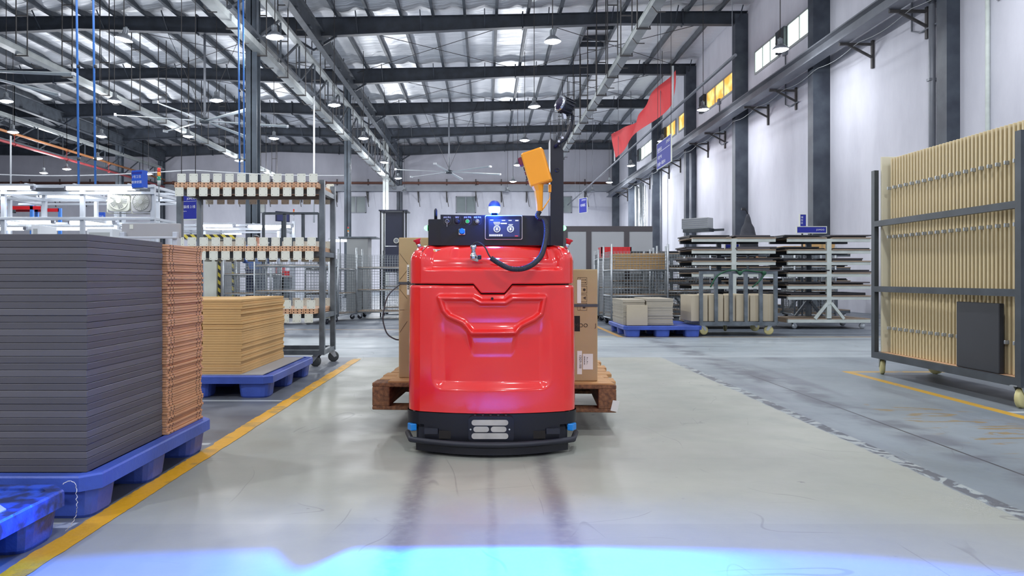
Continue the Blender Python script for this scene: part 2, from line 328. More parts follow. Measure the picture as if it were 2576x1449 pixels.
# ------------------------------------------------------------------ mesh builder
class MB:
    def __init__(s): s.v = []; s.f = []; s.sm = []
    def add(s, vs_, fs, smooth=False):
        o = len(s.v); s.v.extend([tuple(p) for p in vs_])
        s.f.extend([tuple(i+o for i in q) for q in fs]); s.sm.extend([smooth]*len(fs)); return s
    def box(s, x0, x1, y0, y1, z0, z1, mat=None):
        vs_ = [(x, y, z) for z in (z0, z1) for y in (y0, y1) for x in (x0, x1)]
        if mat is not None: vs_ = [mat @ Vector(p) for p in vs_]
        return s.add(vs_, [(0, 2, 3, 1), (4, 5, 7, 6), (0, 1, 5, 4), (2, 6, 7, 3), (0, 4, 6, 2), (1, 3, 7, 5)])
    def bbox(s, x0, x1, y0, y1, z0, z1, b=0.005, mat=None):
        # chamfered box: rounded in plan outline with chamfered top and bottom
        def ring(i, z):
            bx = b
            return [(x0+i+bx, y0+i, z), (x1-i-bx, y0+i, z), (x1-i, y0+i+bx, z), (x1-i, y1-i-bx, z), (x1-i-bx, y1-i, z), (x0+i+bx, y1-i, z), (x0+i, y1-i-bx, z), (x0+i, y0+i+bx, z)]
        rs = [ring(b*0.6, z0), ring(0, z0+b), ring(0, z1-b), ring(b*0.6, z1)]
        vs_ = sum(rs, []); fs = []
        for k in range(3):
            for i in range(8): fs.append((k*8+i, k*8+(i+1) % 8, (k+1)*8+(i+1) % 8, (k+1)*8+i))
        fs.append(tuple(range(7, -1, -1))); fs.append(tuple(range(24, 32)))
        if mat is not None: vs_ = [mat @ Vector(p) for p in vs_]
        return s.add(vs_, fs)
    def tube(s, pts, r, n=8, smooth=True, caps=True):
        pts = [Vector(p) for p in pts]; rr = r if isinstance(r, (list, tuple)) else [r]*len(pts)
        up = None; rings = []
        for i, p in enumerate(pts):
            t = (pts[min(i+1, len(pts)-1)]-pts[max(i-1, 0)]).normalized()
            if up is None:
                up = Vector((0, 0, 1)) if abs(t.z) < 0.9 else Vector((1, 0, 0))
            a = t.cross(up); 
            if a.length < 1e-4: a = t.cross(Vector((0, 1, 0)))
            a.normalize(); bb = t.cross(a).normalized(); up = -bb if False else up
            rings.append([p+a*rr[i]*cos(2*pi*k/n)+bb*rr[i]*sin(2*pi*k/n) for k in range(n)])
        vs_ = sum(rings, []); fs = []
        for i in range(len(pts)-1):
            for k in range(n): fs.append((i*n+k, i*n+(k+1) % n, (i+1)*n+(k+1) % n, (i+1)*n+k))
        o = len(s.v); s.add(vs_, fs, smooth)
        if caps:
            s.f.append(tuple(o+k for k in range(n-1, -1, -1))); s.sm.append(False)
            s.f.append(tuple(o+(len(pts)-1)*n+k for k in range(n))); s.sm.append(False)
        return s
    def bar(s, p0, p1, w=0.03, h=None):     # square bar between points
        h = h or w; p0, p1 = Vector(p0), Vector(p1); t = (p1-p0); Ln = t.length; t.normalize()
        up = Vector((0, 0, 1)) if abs(t.z) < 0.95 else Vector((0, 1, 0))
        a = t.cross(up).normalized(); bb = a.cross(t).normalized()
        m = Matrix((a, t, bb)).transposed().to_4x4(); m.translation = p0
        return s.box(-w/2, w/2, 0, Ln, -h/2, h/2, m)
    def lathe(s, prof, c=(0, 0, 0), n=16, axis='z', smooth=True, caps=True):
        c = Vector(c); vs_ = []
        for r, h in prof:
            for k in range(n):
                a = 2*pi*k/n; u, v = r*cos(a), r*sin(a)
                vs_.append(c+(Vector((u, v, h)) if axis == 'z' else Vector((h, u, v)) if axis == 'x' else Vector((u, h, v))))
        fs = []
        for i in range(len(prof)-1):
            for k in range(n):
                q = (i*n+k, i*n+(k+1) % n, (i+1)*n+(k+1) % n, (i+1)*n+k)
                fs.append(q if axis != 'y' else q[::-1])
        o = len(s.v); s.add(vs_, fs, smooth)
        if caps:
            s.f.append(tuple(o+k for k in (range(n-1, -1, -1)))); s.sm.append(False)
            s.f.append(tuple(o+(len(prof)-1)*n+k for k in range(n))); s.sm.append(False)
        return s
    def prism(s, poly, a0, a1, axis='y', mat=None):   # polygon extruded: axis y -> poly is (x,z); x -> (y,z); z -> (x,y)
        n = len(poly); vs_ = []
        for a in (a0, a1):
            for u, v in poly:
                vs_.append((u, a, v) if axis == 'y' else (a, u, v) if axis == 'x' else (u, v, a))
        if mat is not None: vs_ = [mat @ Vector(p) for p in vs_]
        fs = [(k, (k+1) % n, n+(k+1) % n, n+k) for k in range(n)]+[tuple(range(n-1, -1, -1)), tuple(range(n, 2*n))]
        return s.add(vs_, fs)
    def mesh(s, name, mat):
        me = bpy.data.meshes.new(name); me.from_pydata(s.v, [], s.f); 
        me.polygons.foreach_set('use_smooth', s.sm); me.materials.append(mat); me.update()
        return me
    def build(s, name, mat, parent=None, loc=None, rot=None, kind=None, label=None):
        o = bpy.data.objects.new(name, s.mesh(name, mat)); COL.objects.link(o)
        if parent: o.parent = parent
        if loc is not None: o.location = loc
        if rot is not None: o.rotation_euler = rot
        if kind: o['kind'] = kind
        if label: o['label'] = label
        return o
def link(name, me, parent=None, loc=None, rot=None, kind=None):
    o = bpy.data.objects.new(name, me); COL.objects.link(o); o.parent = parent
    if loc is not None: o.location = loc
    if rot is not None: o.rotation_euler = rot
    if kind: o['kind'] = kind
    return o
def tag(o, label, cat, group=None):
    o['label'] = label; o['category'] = cat
    if group: o['group'] = group
    return o
def thing(name, label, cat, loc=(0, 0, 0), rz=0.0, group=None):
    o = bpy.data.objects.new(name, None); COL.objects.link(o); o.empty_display_size = 0.1
    o.location = loc; o.rotation_euler = (0, 0, rz)
    return tag(o, label, cat, group)
def copy_tree(o, parent=None):
    c = o.copy(); COL.objects.link(c)
    if parent: c.parent = parent
    for ch in list(o.children): copy_tree(ch, c)
    return c
def dup(o, loc, rz=None, label=None, group=None):
    c = copy_tree(o); c.location = loc
    if rz is not None: c.rotation_euler = (0, 0, rz)
    if label: c['label'] = label
    if group: c['group'] = group
    return c
def text(s, size, mat, parent, loc, rot, name='lettering', extr=0.0005, ax='CENTER', sx=1.0):
    cu = bpy.data.curves.new(name, 'FONT'); cu.body = s; cu.size = size; cu.align_x = ax; cu.align_y = 'CENTER'; cu.extrude = extr
    cu.materials.append(mat); cu.resolution_u = 2
    o = bpy.data.objects.new(name, cu); COL.objects.link(o); o.parent = parent; o.location = loc; o.rotation_euler = rot; o.scale = (sx, 1, 1)
    return o

# ================================================================== THE HALL
fl = MB().box(XL, XR, YB, YF, -0.2, 0).build('floor', M['floor'], kind='structure')
MB().box(XR, XR+0.25, YB, YF, 0, 11).build('wall_right', M['wall'], kind='structure')
MB().box(XL-0.25, XL, YB, YF, 0, 11).build('wall_left', M['wall'], kind='structure')
MB().box(XL-0.25, XR+0.25, YB-0.25, YB, 0, 11).build('wall_front', M['wall'], kind='structure')
MB().box(XL-0.25, XR+0.25, YF, YF+0.25, 0, 6.42).build('wall_back', M['wall'], kind='structure')
MB().box(XL-0.25, XR+0.25, YF, YF+0.25, 6.42, 11).build('wall_back_upper', M['wallgrey'], kind='structure')

# yellow aisle line with a ragged inner edge
mb = MB(); n = 260; L0, L1 = 1.0, 7.15
rnd = random.Random(3); vs_ = []
e1 = e2 = 0
for i in range(n+1):
    y = L0+(L1-L0)*i/n
    e1 = e1*0.7+rnd.uniform(-0.0045, 0.0045); e2 = e2*0.6+rnd.uniform(-0.002, 0.002)
    vs_ += [(-1.283+e1, y, 0.002), (-1.203+e2, y, 0.002)]
mb.add(vs_, [(2*i, 2*i+1, 2*i+3, 2*i+2) for i in range(n)]).build('floor_line', M['yellow'], fl, kind='structure', label='worn yellow painted aisle line')

# ---- roof: profile across X (height above the eye): bottom and top of the rafters
PX_ = [-34, -20.7, -13.2, -5.6, 1.0, 4.4, 8.5]
PB_ = [7.95, 7.80, 8.13, 7.88, 8.18, 8.30, 8.27]
PT_ = [8.50, 8.42, 8.50, 8.45, 8.56, 8.64, 8.66]
def zb(x): return H+float(np.interp(x, PX_, PB_))
def zt(x): return H+float(np.interp(x, PX_, PT_))
def zroof(x): return zt(x)+0.22
BEAMS = [18.3, 24.1, 30.0, 35.9, 41.8, 47.35]
# sagging foil as a grid
xs = np.linspace(XL-0.2, XR+0.2, 168); ys = np.linspace(YB, YF+0.2, 230)
vs_ = []; fs = []
rn = np.random.RandomState(5); jit = rn.rand(len(ys), len(xs))*0.035
for j, y in enumerate(ys):
    d = min(abs(y-(b-0.55)) for b in BEAMS) if y > 15 else 9
    sag = 0.13*math.exp(-(d/0.38)**2)
    for i, x in enumerate(xs):
        ph = (x/1.03) % 1.0
        vs_.append((x, y, zroof(x)-sag*(1.0-0.5*abs(ph-0.5)*2)-0.04*sin(pi*ph)+jit[j, i]))
nx = len(xs)
for j in range(len(ys)-1):
    for i in range(nx-1): fs.append((j*nx+i, j*nx+i+1, (j+1)*nx+i+1, (j+1)*nx+i))
ceil = MB().add(vs_, fs, True).build('ceiling', M['foil'], kind='structure')
MB().box(XL-0.3, XR+0.3, YB-0.3, YF+0.3, 10.6, 10.9).build('roof_deck', M['purlin'], ceil, kind='structure')
for k in range(42):
    x = XL+0.35+k*1.03
    if x > XR-0.1: break
    z1 = zroof(x)-0.02; z0 = zt(x)
    o = MB().box(x-0.035, x+0.035, 15.0, YF, z0, z1).box(x-0.035, x+0.055, 15.0, YF, z0-0.008, z0).build('purlin', M['purlin'], ceil, kind='structure')
for k, yb in enumerate(BEAMS):
    pb = []; pt = []
    for a, b_, c_ in zip(PX_, PB_, PT_): pb.append((a, H+b_)); pt.append((a, H+c_))
    mb = MB()
    mb.prism(pb+pt[::-1], yb-0.01, yb+0.01, 'y')
    mb.prism(pb+[(a, b_-0.025) for a, b_ in pb[::-1]], yb-0.11, yb+0.11, 'y')
    mb.prism([(a, b_+0.02) for a, b_ in pt]+pt[::-1], yb-0.11, yb+0.11, 'y')
    for x in (-26, -17.5, -9.4, 1.2, 6.4):      # splice plates
        mb.box(x-0.02, x+0.02, yb-0.11, yb+0.11, zb(x)-0.07, zt(x)+0.1)
    for x in np.arange(-33, 8.4, 2.06):         # fly braces
        if abs(x+5.6) > 0.8: mb.bar((x, yb-0.05, zb(x)), (x, yb-0.55, zt(x)+0.05), 0.03)
    mb.build('roof_beam', M['beam'], ceil, kind='structure')
    for xv in (-20.7, -5.6):                    # knee braces by the valley
        for s in (-1, 1):
            MB().bar((xv, yb, zb(xv)-0.45), (xv+s*0.75, yb, zb(xv)+0.02), 0.07).build('knee_brace', M['beam'], ceil, kind='structure')
# diagonal rod bracing under the foil
for (x0, x1) in ((-5.2, 1.2), (-13.2, -6.2), (1.4, 7.8)):
    for a in (1, 2, 3):
        y0, y1 = BEAMS[a]+0.1, BEAMS[a+1]-0.1
        MB().tube([(x0, y0, zt(x0)-0.08), (x1, y1, zt(x1)-0.08)], 0.012, 5).tube([(x1, y0, zt(x1)-0.14), (x0, y1, zt(x0)-0.14)], 0.012, 5).build('brace_rod', M['rod'], ceil, kind='structure')
# ventilators: dark framed openings between purlins
for (x, y) in ((4.0, 25.0), (4.0, 31.0), (3.9, 26.9), (-5.0+0.9, 24.9), (-12.0, 24.9), (-10.6, 30.9)):
    z = zt(x)+0.02
    MB().box(x-0.5, x+0.5, y, y+0.06, z, z+0.2).box(x-0.5, x+0.5, y+0.7, y+0.76, z, z+0.18).build('roof_trimmer', M['beam'], ceil, kind='structure')

# ---- columns
def hcol(name, x, y, w, d, z1, mat, label, flip=False):
    mb = MB()
    mb.box(x-w/2, x+w/2, y-d/2, y-d/2+0.02, 0, z1).box(x-w/2, x+w/2, y+d/2-0.02, y+d/2, 0, z1).box(x-0.012, x+0.012, y-d/2, y+d/2, 0, z1)
    mb.box(x-w/2-0.06, x+w/2+0.06, y-d/2-0.06, y+d/2+0.06, 0, 0.03)
    o = mb.build(name, mat); return tag(o, label, 'column', None)
for k, y in enumerate([13.4, 18.4, 24.1, 30.0, 35.9, 41.8, 47.2]):
    mb = MB()   # wall columns: webs stand out from the wall, flange faces the hall
    xf = 8.26 if k == 0 else 8.08
    mb.box(xf, xf+0.03, y-0.15, y+0.15, 0, zb(8.2)+0.3).box(xf+0.03, 8.5, y-0.15, y-0.13, 0, zb(8.2)+0.3).box(xf+0.03, 8.5, y-0.012, y+0.012, 0, zb(8.2)+0.3)
    mb.box(8.1, 8.5, y-0.18, y+0.18, 0, 0.03)
    tag(mb.build('steel_column', M['column']), 'dark steel column on the right wall, %s from the camera' % nth(k+1), 'column', 'right wall columns')
hcol('steel_column', -5.76, 18.3, 0.28, 0.28, zb(-5.6), M['column2'], 'tall scuffed grey steel column behind the wheeled bracket rack')
hcol('steel_column', -5.6, 30.0, 0.24, 0.26, zb(-5.6), M['column2'], 'grey steel column rising behind the mesh cages, second in its row')
hcol('steel_column', -5.65, 41.8, 0.30, 0.26, zb(-5.6), M['tray'], 'pale steel column behind the tall black cabinet frame')
hcol('steel_column', -5.5, 47.2, 0.34, 0.3, zb(-5.6), M['column'], 'dark steel column on the back wall beside the hanging lamps')
hcol('steel_column', -20.7, 41.8, 0.34, 0.3, zb(-20.7), M['column'], 'dark steel column far off behind the blue station sign')
hcol('steel_column', -20.7, 47.2, 0.34, 0.3, zb(-20.7), M['column'], 'dark steel column on the back wall beside the stack light')
# ---- valley girders and trusses on the column line
def truss(xv, zt_, zb_, y0, y1, step, mat, label):
    o = thing('roof_truss', label, 'truss', (xv, y0, 0))
    MB().box(-0.09, 0.09, 0, y1-y0, zt_-0.10, zt_).box(-0.02, 0.02, 0, y1-y0, zt_-0.02, zt_+0.1).build('top_chord', M['tray'], o)
    MB().box(-0.06, 0.06, 0, y1-y0, zb_, zb_+0.07).build('bottom_chord', M['purlin'], o)
    n = int((y1-y0)/step)
    for k in range(n):
        a, b = k*step, (k+1)*step
        MB().bar((0, a, zb_), (0, b, zt_), 0.05).build('diagonal', M['purlin'], o)
        MB().bar((0, b, zb_), (0, b, zt_), 0.045).build('upright', M['purlin'], o)
    return o
truss(-5.55, H+7.0, H+5.85, 16.0, 47.2, 2.0, None, 'lattice truss running along the middle column row')
truss(-20.6, H+7.0, H+5.9, 30.0, 47.2, 2.0, None, 'lattice truss over the far left column row')
for xv, lab in ((-5.35, 'deep dark valley girder along the middle column row'), (-20.5, 'deep dark valley girder along the far left column row')):
    mb = MB().box(xv-0.01, xv+0.01, 15, 47.3, H+7.45, H+8.0).box(xv-0.1, xv+0.1, 15, 47.3, H+7.43, H+7.46).box(xv-0.1, xv+0.1, 15, 47.3, H+8.0, H+8.03)
    for y in np.arange(16, 47, 1.5): mb.box(xv+0.02, xv+0.14, y, y+0.25, H+7.5, H+7.56)
    tag(mb.build('valley_girder', M['purlin']), lab, 'girder')

# ---- hanging cable trays on pairs of rods
def tray(x, z, y0, y1, w, label, step=2.0, mat='tray', thin=False):
    o = thing('cable_tray', label, 'cable tray', (x, y0, z))
    MB().box(-w/2, w/2, 0, y1-y0, -0.06, 0.06).box(-w/2-0.02, w/2+0.02, 0, y1-y0, 0.06, 0.075).build('channel', M[mat], o)
    k = 0; y = 0.4
    zr = zt(x)-z
    mr = MB(); mr.tube([(-w/2-0.03, 0, -0.1), (-w/2-0.03, 0, zr)], 0.016, 5).tube([(w/2+0.03, 0, -0.1), (w/2+0.03, 0, zr)], 0.016, 5)
    mr.box(-w/2-0.05, w/2+0.05, -0.02, 0.02, -0.1, -0.07); mr.box(-w/2-0.03, w/2+0.03, -0.012, 0.012, 0.9, 0.93)
    mr.box(-w/2-0.03, w/2+0.03, -0.012, 0.012, 1.9, 1.93)
    me = mr.mesh('hanger', M['rod'])
    mk = MB().bar((-w/2-0.02, 0, -0.1), (-w/2+0.08, 0, -0.22), 0.02).bar((-w/2+0.08, 0, -0.22), (w/2+0.04, 0, -0.22), 0.02).mesh('hook', M['rod'])
    while y < y1-y0:
        link('hanger', me, o, (0, y, 0)); link('hook', mk, o, (0, y+0.6, 0)); y += step
    return o
tray(-5.6, H+5.62, 12.0, 45.6, 0.22, 'grey cable tray hung along the middle column row', 2.0)
tray(3.5, H+5.62, 12.0, 40.0, 0.22, 'grey cable tray hung over the right bay, above the mast lamp', 2.0)
tray(-11.55, H+5.62, 12.0, 40.5, 0.22, 'grey cable tray hung over the left bay, above the blue pipes', 2.0)
for (x, z, r, m_, lab) in ((-20.4, H+5.8, 0.06, 'redpipe', 'red pipe running deep under the left roof'), (-20.4, H+6.25, 0.06, 'orangepipe', 'orange-brown pipe above the red pipe under the left roof')):
    mb = MB().tube([(x, 18, z), (x, 46.9, z)], r, 8)
    for y in range(20, 47, 4): mb.tube([(x, y, z-0.02), (x, y+0.01, z-0.02)], r*1.4, 8).bar((x, y, z), (x, y, zt(x)), 0.02)
    tag(mb.build('overhead_pipe', M[m_]), lab, 'pipe')
# a long thin pipe under the right roof carrying the banner
bx = 5.2
mb = MB().tube([(bx, 15.4, H+4.65), (bx, 46.9, H+4.65)], 0.035, 8)
for y in (15.6, 22, 29, 36, 43): mb.tube([(bx, y, H+4.65), (bx, y, zt(bx))], 0.008, 5)
tag(mb.build('support_pipe', M['greypipe']), 'thin grey pipe slung under the red banner', 'pipe')
# banner
nu, nv = 50, 8; vs_ = []; fs = []
for i in range(nu+1):
    t = i/nu; y = 20.6+t*9.2
    for j in range(nv+1):
        s_ = j/nv
        ztop = 5.80-0.30*sin(pi*t)**2; zbot = 4.86+0.08*sin(pi*t)
        vs_.append((bx+0.10*sin(t*9+s_*2)+0.05*sin(t*23)*s_, y, H+zbot+(ztop-zbot)*s_))
for i in range(nu):
    for j in range(nv): fs.append((i*(nv+1)+j, (i+1)*(nv+1)+j, (i+1)*(nv+1)+j+1, i*(nv+1)+j+1))
bn = thing('banner', 'long red cloth banner stretched under the right roof', 'banner')
MB().add(vs_, fs, True).build('cloth', M['banner'], bn)
for y in (20.55, 29.85):
    MB().tube([(bx, y, H+4.72), (bx, y, H+5.9)], 0.03, 6).build('end_pole', M['white'], bn)

# ---- right wall: runway beam, brackets, windows
rb = thing('runway_beam', 'grey steel runway beam on brackets along the right wall', 'beam', (0, 0, 0))
mb = MB().box(7.66, 7.96, 9, 47.0, H+5.43, H+5.46).box(7.66, 7.96, 9, 47.0, H+5.16, H+5.19).box(7.8, 7.82, 9, 47.0, H+5.19, H+5.43)
mb.build('rail', M['greypipe'], rb)
mk = MB().box(-0.75, 0, -0.03, 0.03, -0.05, 0).box(-0.05, 0, -0.035, 0.035, -0.55, 0.06).bar((-0.55, 0, -0.04), (-0.02, 0, -0.32), 0.045).mesh('bracket', M['rod'])
y = 10.2
while y < 46:
    if min(abs(y-c) for c in (13.1, 18.4, 24.1, 30, 35.9, 41.8)) > 0.35: link('bracket', mk, rb, (XR, y, H+5.15))
    y += 2.0
pts = []
for i in range(120):
    y = 12+i*0.28; pts.append((8.04, y, H+5.10-0.09*abs(sin(y*pi/2.0))))
tag(MB().tube(pts, 0.007, 5).build('cable', M['cabinet']), 'white cable looping below the runway beam', 'cable')

def wallwin(n, y0, y1, m_, kpanes, zb_=6.45, zt_=7.07):
    o = MB().box(XR-0.05, XR+0.02, y0-0.06, y1+0.06, H+zb_-0.06, H+zb_).box(XR-0.05, XR+0.02, y0-0.06, y1+0.06, H+zt_, H+zt_+0.05).box(XR-0.05, XR+0.02, y0-0.06, y0, H+zb_, H+zt_).box(XR-0.05, XR+0.02, y1, y1+0.06, H+zb_, H+zt_)
    w_ = (y1-y0)/kpanes
    for k in range(1, kpanes): o.box(XR-0.045, XR, y0+k*w_-0.025, y0+k*w_+0.025, H+zb_, H+zt_)
    o = o.build('window_%d' % n, M['cabinet'], kind='structure')
    for k in range(kpanes):
        MB().box(XR-0.02, XR-0.01, y0+k*w_, y0+(k+1)*w_, H+zb_, H+zt_).build('window_pane', M[m_], o)
wallwin(1, 19.2, 20.7, 'daylight', 2); wallwin(2, 21.4, 23.2, 'daylight', 3)
wallwin(3, 25.3, 28.3, 'amber', 3)
wallwin(4, 31.2, 32.4, 'amber', 1); wallwin(5, 33.0, 34.8, 'amber', 2)
wallwin(6, 37.6, 40.3, 'daylight', 3)
for k, y in enumerate((21.05, 28.7, 34.95, 40.6)):
    o = thing('exhaust_fan', 'dark exhaust fan set beside the high windows, %s from the camera' % nth(k+1), 'exhaust fan', (XR-0.02, y, H+6.76), 0, 'exhaust fans on the right wall')
    MB().box(-0.12, 0, -0.3, 0.3, -0.32, 0.32).build('housing', M['darksteel'], o)
    mb = MB()
    for j in range(4):
        mb.box(-0.135, -0.12, -0.03, 0.03, 0.0, 0.27, Matrix.Rotation(j*pi/2, 4, 'X'))
    mb.build('blade', M['rod'], o)
for k, y in enumerate((14.7, 20.9, 26.8)):     # conduits down the wall
    mb = MB().tube([(XR-0.03, y, H+6.35), (XR-0.03, y, H+4.9), (XR-0.05, y-0.3, H+4.78), (XR-0.05, y-0.9, H+4.78)], 0.018, 6).box(XR-0.08, XR, y-0.1, y+0.1, H+6.3, H+6.5)
    tag(mb.build('conduit', M['greypipe']), 'short wall conduit with junction box below the windows, %s from the camera' % nth(k+1), 'conduit', 'wall conduits')
mb = MB().tube([(XR-0.08, 13.95, 0), (XR-0.08, 13.95, H+7.9)], 0.06, 8)
for z in (1.5, 3, 4.5, 6): mb.box(XR-0.16, XR, 13.9, 14.0, z, z+0.05)
tag(mb.build('downpipe', M['greypipe']), 'grey downpipe on the right wall beside the nearest column', 'pipe')
tag(MB().tube([(XR-0.05, 12.45, 0), (XR-0.05, 12.45, H+7.9)], 0.035, 8).build('downpipe', M['whitesteel']), 'thin pale downpipe on the right wall above the beige panel trolley', 'pipe')
for k, (y, r_, mm) in enumerate(((40.2, 0.10, 'tray'), (38.9, 0.14, 'zinc'), (34.6, 0.05, 'greypipe'), (29.6, 0.05, 'greypipe'))):
    tag(MB().tube([(XR-0.3, y, 0), (XR-0.3, y, H+5.0)], r_, 8).build('downpipe', M[mm]), 'vertical pipe at the far right wall, %s from the back' % nth(k+1), 'pipe', 'far right wall pipes')
# ladder at the far right
o = thing('wall_ladder', 'steel wall ladder at the far end of the right wall', 'ladder', (7.9, 36.8, 0))
for s in (-0.25, 0.25): MB().tube([(0, s, 0.3), (0, s, H+4.6)], 0.03, 6).build('rail', M['zinc'], o)
for k in range(14): MB().tube([(0, -0.25, 0.6+k*0.33), (0, 0.25, 0.6+k*0.33)], 0.015, 5).build('rung', M['zinc'], o)

# ---- back wall fittings
yw = YF-0.02
def farx(px): return (px-CX)*yw/F
def farz(py): return H-(py-CY)*yw/F
mb = MB().tube([(XL+1, yw-0.35, farz(462)), (farx(1530), yw-0.35, farz(462))], 0.075, 8)
for px in range(60, 1500, 190): mb.tube([(farx(px), yw-0.35, farz(462)), (farx(px)+0.1, yw-0.35, farz(462))], 0.12, 8)
tag(mb.build('overhead_pipe', M['brownpipe']), 'brown pipe running along the back wall', 'pipe')
o = thing('wall_runway', 'grey steel runway beam along the back wall under the brown pipe', 'beam')
MB().box(XL+1, farx(1560), yw-0.7, yw-0.4, farz(484), farz(470)).build('rail', M['greypipe'], o)
mk = MB().box(-0.03, 0.03, -0.75, 0, 0, 0.05).box(-0.03, 0.03, -0.05, 0, -0.6, 0.9).bar((0, -0.6, 0), (0, -0.02, -0.5), 0.05).bar((0, -0.72, 0), (0.15, -0.72, -0.95), 0.04).mesh('bracket', M['rod'])
for px in list(range(75, 780, 76))+[848, 926, 1053, 1124, 1197, 1261, 1324, 1400, 1471]: link('bracket', mk, o, (farx(px), yw, farz(486)))
for n, (a, b) in enumerate(((630, 668), (870, 921), (1147, 1197), (1392, 1438), (0, 40))):
    x0, x1, z0, z1 = farx(a), farx(b), farz(536), farz(494)
    w_ = MB().box(x0, x1, yw-0.06, yw, z0, z0+0.05).box(x0, x1, yw-0.06, yw, z1-0.05, z1).box(x0, x0+0.05, yw-0.06, yw, z0, z1).box(x1-0.05, x1, yw-0.06, yw, z0, z1).box((x0+x1)/2-0.04, (x0+x1)/2+0.04, yw-0.07, yw, z0, z1).build('window_%d' % (n+7), M['greypipe'], kind='structure')
    for q in (0, 1):
        xa = x0+0.05+q*(x1-x0)/2; MB().box(xa, xa+(x1-x0)/2-0.09, yw-0.03, yw-0.02, z0+0.05, z1-0.05).build('window_pane', M['glass'], w_)

# ================================================================== LAMPS
def lamp_meshes():
    sh = MB().lathe([(0.055, 0.20), (0.06, 0.10), (0.09, 0.085), (0.13, 0.05), (0.175, 0.01), (0.195, -0.03), (0.185, -0.03), (0.165, 0.01), (0.08, 0.07), (0.04, 0.08)], n=20, caps=False).mesh('lamp_shade', M['shade'])
    fins = MB()
    for k in range(8):
        a = k*pi/4; fins.box(0.02, 0.06, -0.006, 0.006, 0.10, 0.23, Matrix.Rotation(a, 4, 'Z'))
    fins.lathe([(0.045, 0.1), (0.045, 0.2), (0.02, 0.26)], n=10)
    fn = fins.mesh('heat_sink', M['zinc'])
    df = MB().lathe([(0.001, -0.075), (0.08, -0.068), (0.14, -0.048), (0.178, -0.02)], n=20, caps=False).mesh('diffuser', M['lampglow'])
    off = MB().lathe([(0.001, -0.02), (0.10, -0.018), (0.16, -0.01)], n=20, caps=False).mesh('diffuser', M['shade'])
    return sh, fn, df, off
LSH, LFN, LDF, LOFF = lamp_meshes()
ld = bpy.data.lights.new('lamp_light', 'AREA'); ld.shape = 'DISK'; ld.size = 0.34; ld.energy = LAMP_W; ld.color = LAMP_COL
ld.spread = radians(168)
lu = bpy.data.lights.new('ceiling_fill', 'POINT'); lu.energy = LAMP_W*2.3; lu.color = LAMP_COL; lu.shadow_soft_size = 0.15  # extra point light added under each lamp to brighten the ceiling
_sc = {}
def scaled(d, k):
    if k == 1.0: return d
    key = (d.name, k)
    if key not in _sc:
        _sc[key] = d.copy(); _sc[key].energy = d.energy*k
    return _sc[key]
lr = bpy.data.lights.new('ceiling_fill_low', 'POINT'); lr.energy = LAMP_W*0.6; lr.color = LAMP_COL; lr.shadow_soft_size = 0.15  # weaker version of the added fill, for the row by the right wall
def lamp(x, y, z, label, group, lit=True, tilt=0.0, zc=None):
    o = thing('pendant_lamp', label, 'lamp', (x, y, z), 0, group)
    link('lamp_shade', LSH, o, rot=(0, tilt, 0)); link('heat_sink', LFN, o, rot=(0, tilt, 0)); link('diffuser', LDF if lit else LOFF, o, rot=(0, tilt, 0))
    zc = zc if zc else zroof(x)-0.05
    MB().tube([(0, 0, 0.24), (0, 0, zc-z)], 0.011, 5).build('suspension_cord', M['rod'], o)
    if lit:
        kf = 5.0 if y > 36 else 2.0 if y > 30 else 1.2 if y > 25 else 1.0
        l = bpy.data.objects.new('lamp_light', scaled(ld, kf)); COL.objects.link(l); l.parent = o; l.location = (0, 0, -0.085)
        l2 = bpy.data.objects.new('ceiling_fill', scaled(lr if x > 6 else lu, 1+(kf-1)*0.5)); COL.objects.link(l2); l2.parent = o; l2.location = (0, 0, -0.28)  # added fill point, no separate fitting
    return o
ROWS = [(6.85, 'beside the right wall', [17.2, 23.3, 28.7, 34.9, 41.0], 'r'),
        (1.50, 'over the open aisle', [16.6, 22.9, 28.5, 34.7, 40.6], 'r'),
        (-4.65, 'beside the middle columns', [16.3, 22.7, 28.1, 33.9, 39.3], 'l'),
        (-8.05, 'left of the middle columns', [16.45, 22.1, 28.1], 'l'),
        (-11.15, 'along the left cable tray', [22.2, 27.7, 33.4, 39.3], 'l'),
        (-14.4, 'over the assembly line', [22.2, 27.7], 'l'),
        (-17.2, 'over the far assembly line', [26.9, 32.8, 37.7], 'l'),
        (-20.4, 'by the far left columns', [36.0], 'l'), (-22.3, 'beyond the far left columns', [37.3], 'l')]
for x, where, yl, sd in ROWS:
    for k, y in enumerate(yl):
        tl = 0.22 if (abs(x+8.05) < 0.1 and k == 0) else (random.uniform(-0.06, 0.06))
        lamp(x, y, H+5.34, ('lit pendant factory lamp %s, %s from the camera' % (where, nth(k+1))) if len(yl) > 1 else 'lit pendant factory lamp '+where, 'pendant factory lamps', True, tl)
for x, wh_ in ((-5.0, 'left of the ceiling fan'), (1.35, 'behind the blue beacon'), (6.55, 'right of the black mast')):
    lamp(x, 45.4, H+5.34, 'unlit small dark pendant lamp by the back wall, '+wh_, 'unlit pendant lamps', False)
# the same lamps go on overhead and behind the camera, each with its added fill light
for x in (6.85, 1.5, -4.65, -11.15):
    for k, y in enumerate((10.8, 5.0, -0.8, -6.5)):
        for l_, dz in ((ld, -0.085), (lr if x > 6 else lu, -0.28)):
            q = bpy.data.objects.new('overhead_lamp_and_fill', scaled(l_, 1.45 if y < 0 else 1.0)); COL.objects.link(q); q.location = (x, y, H+5.34+dz)

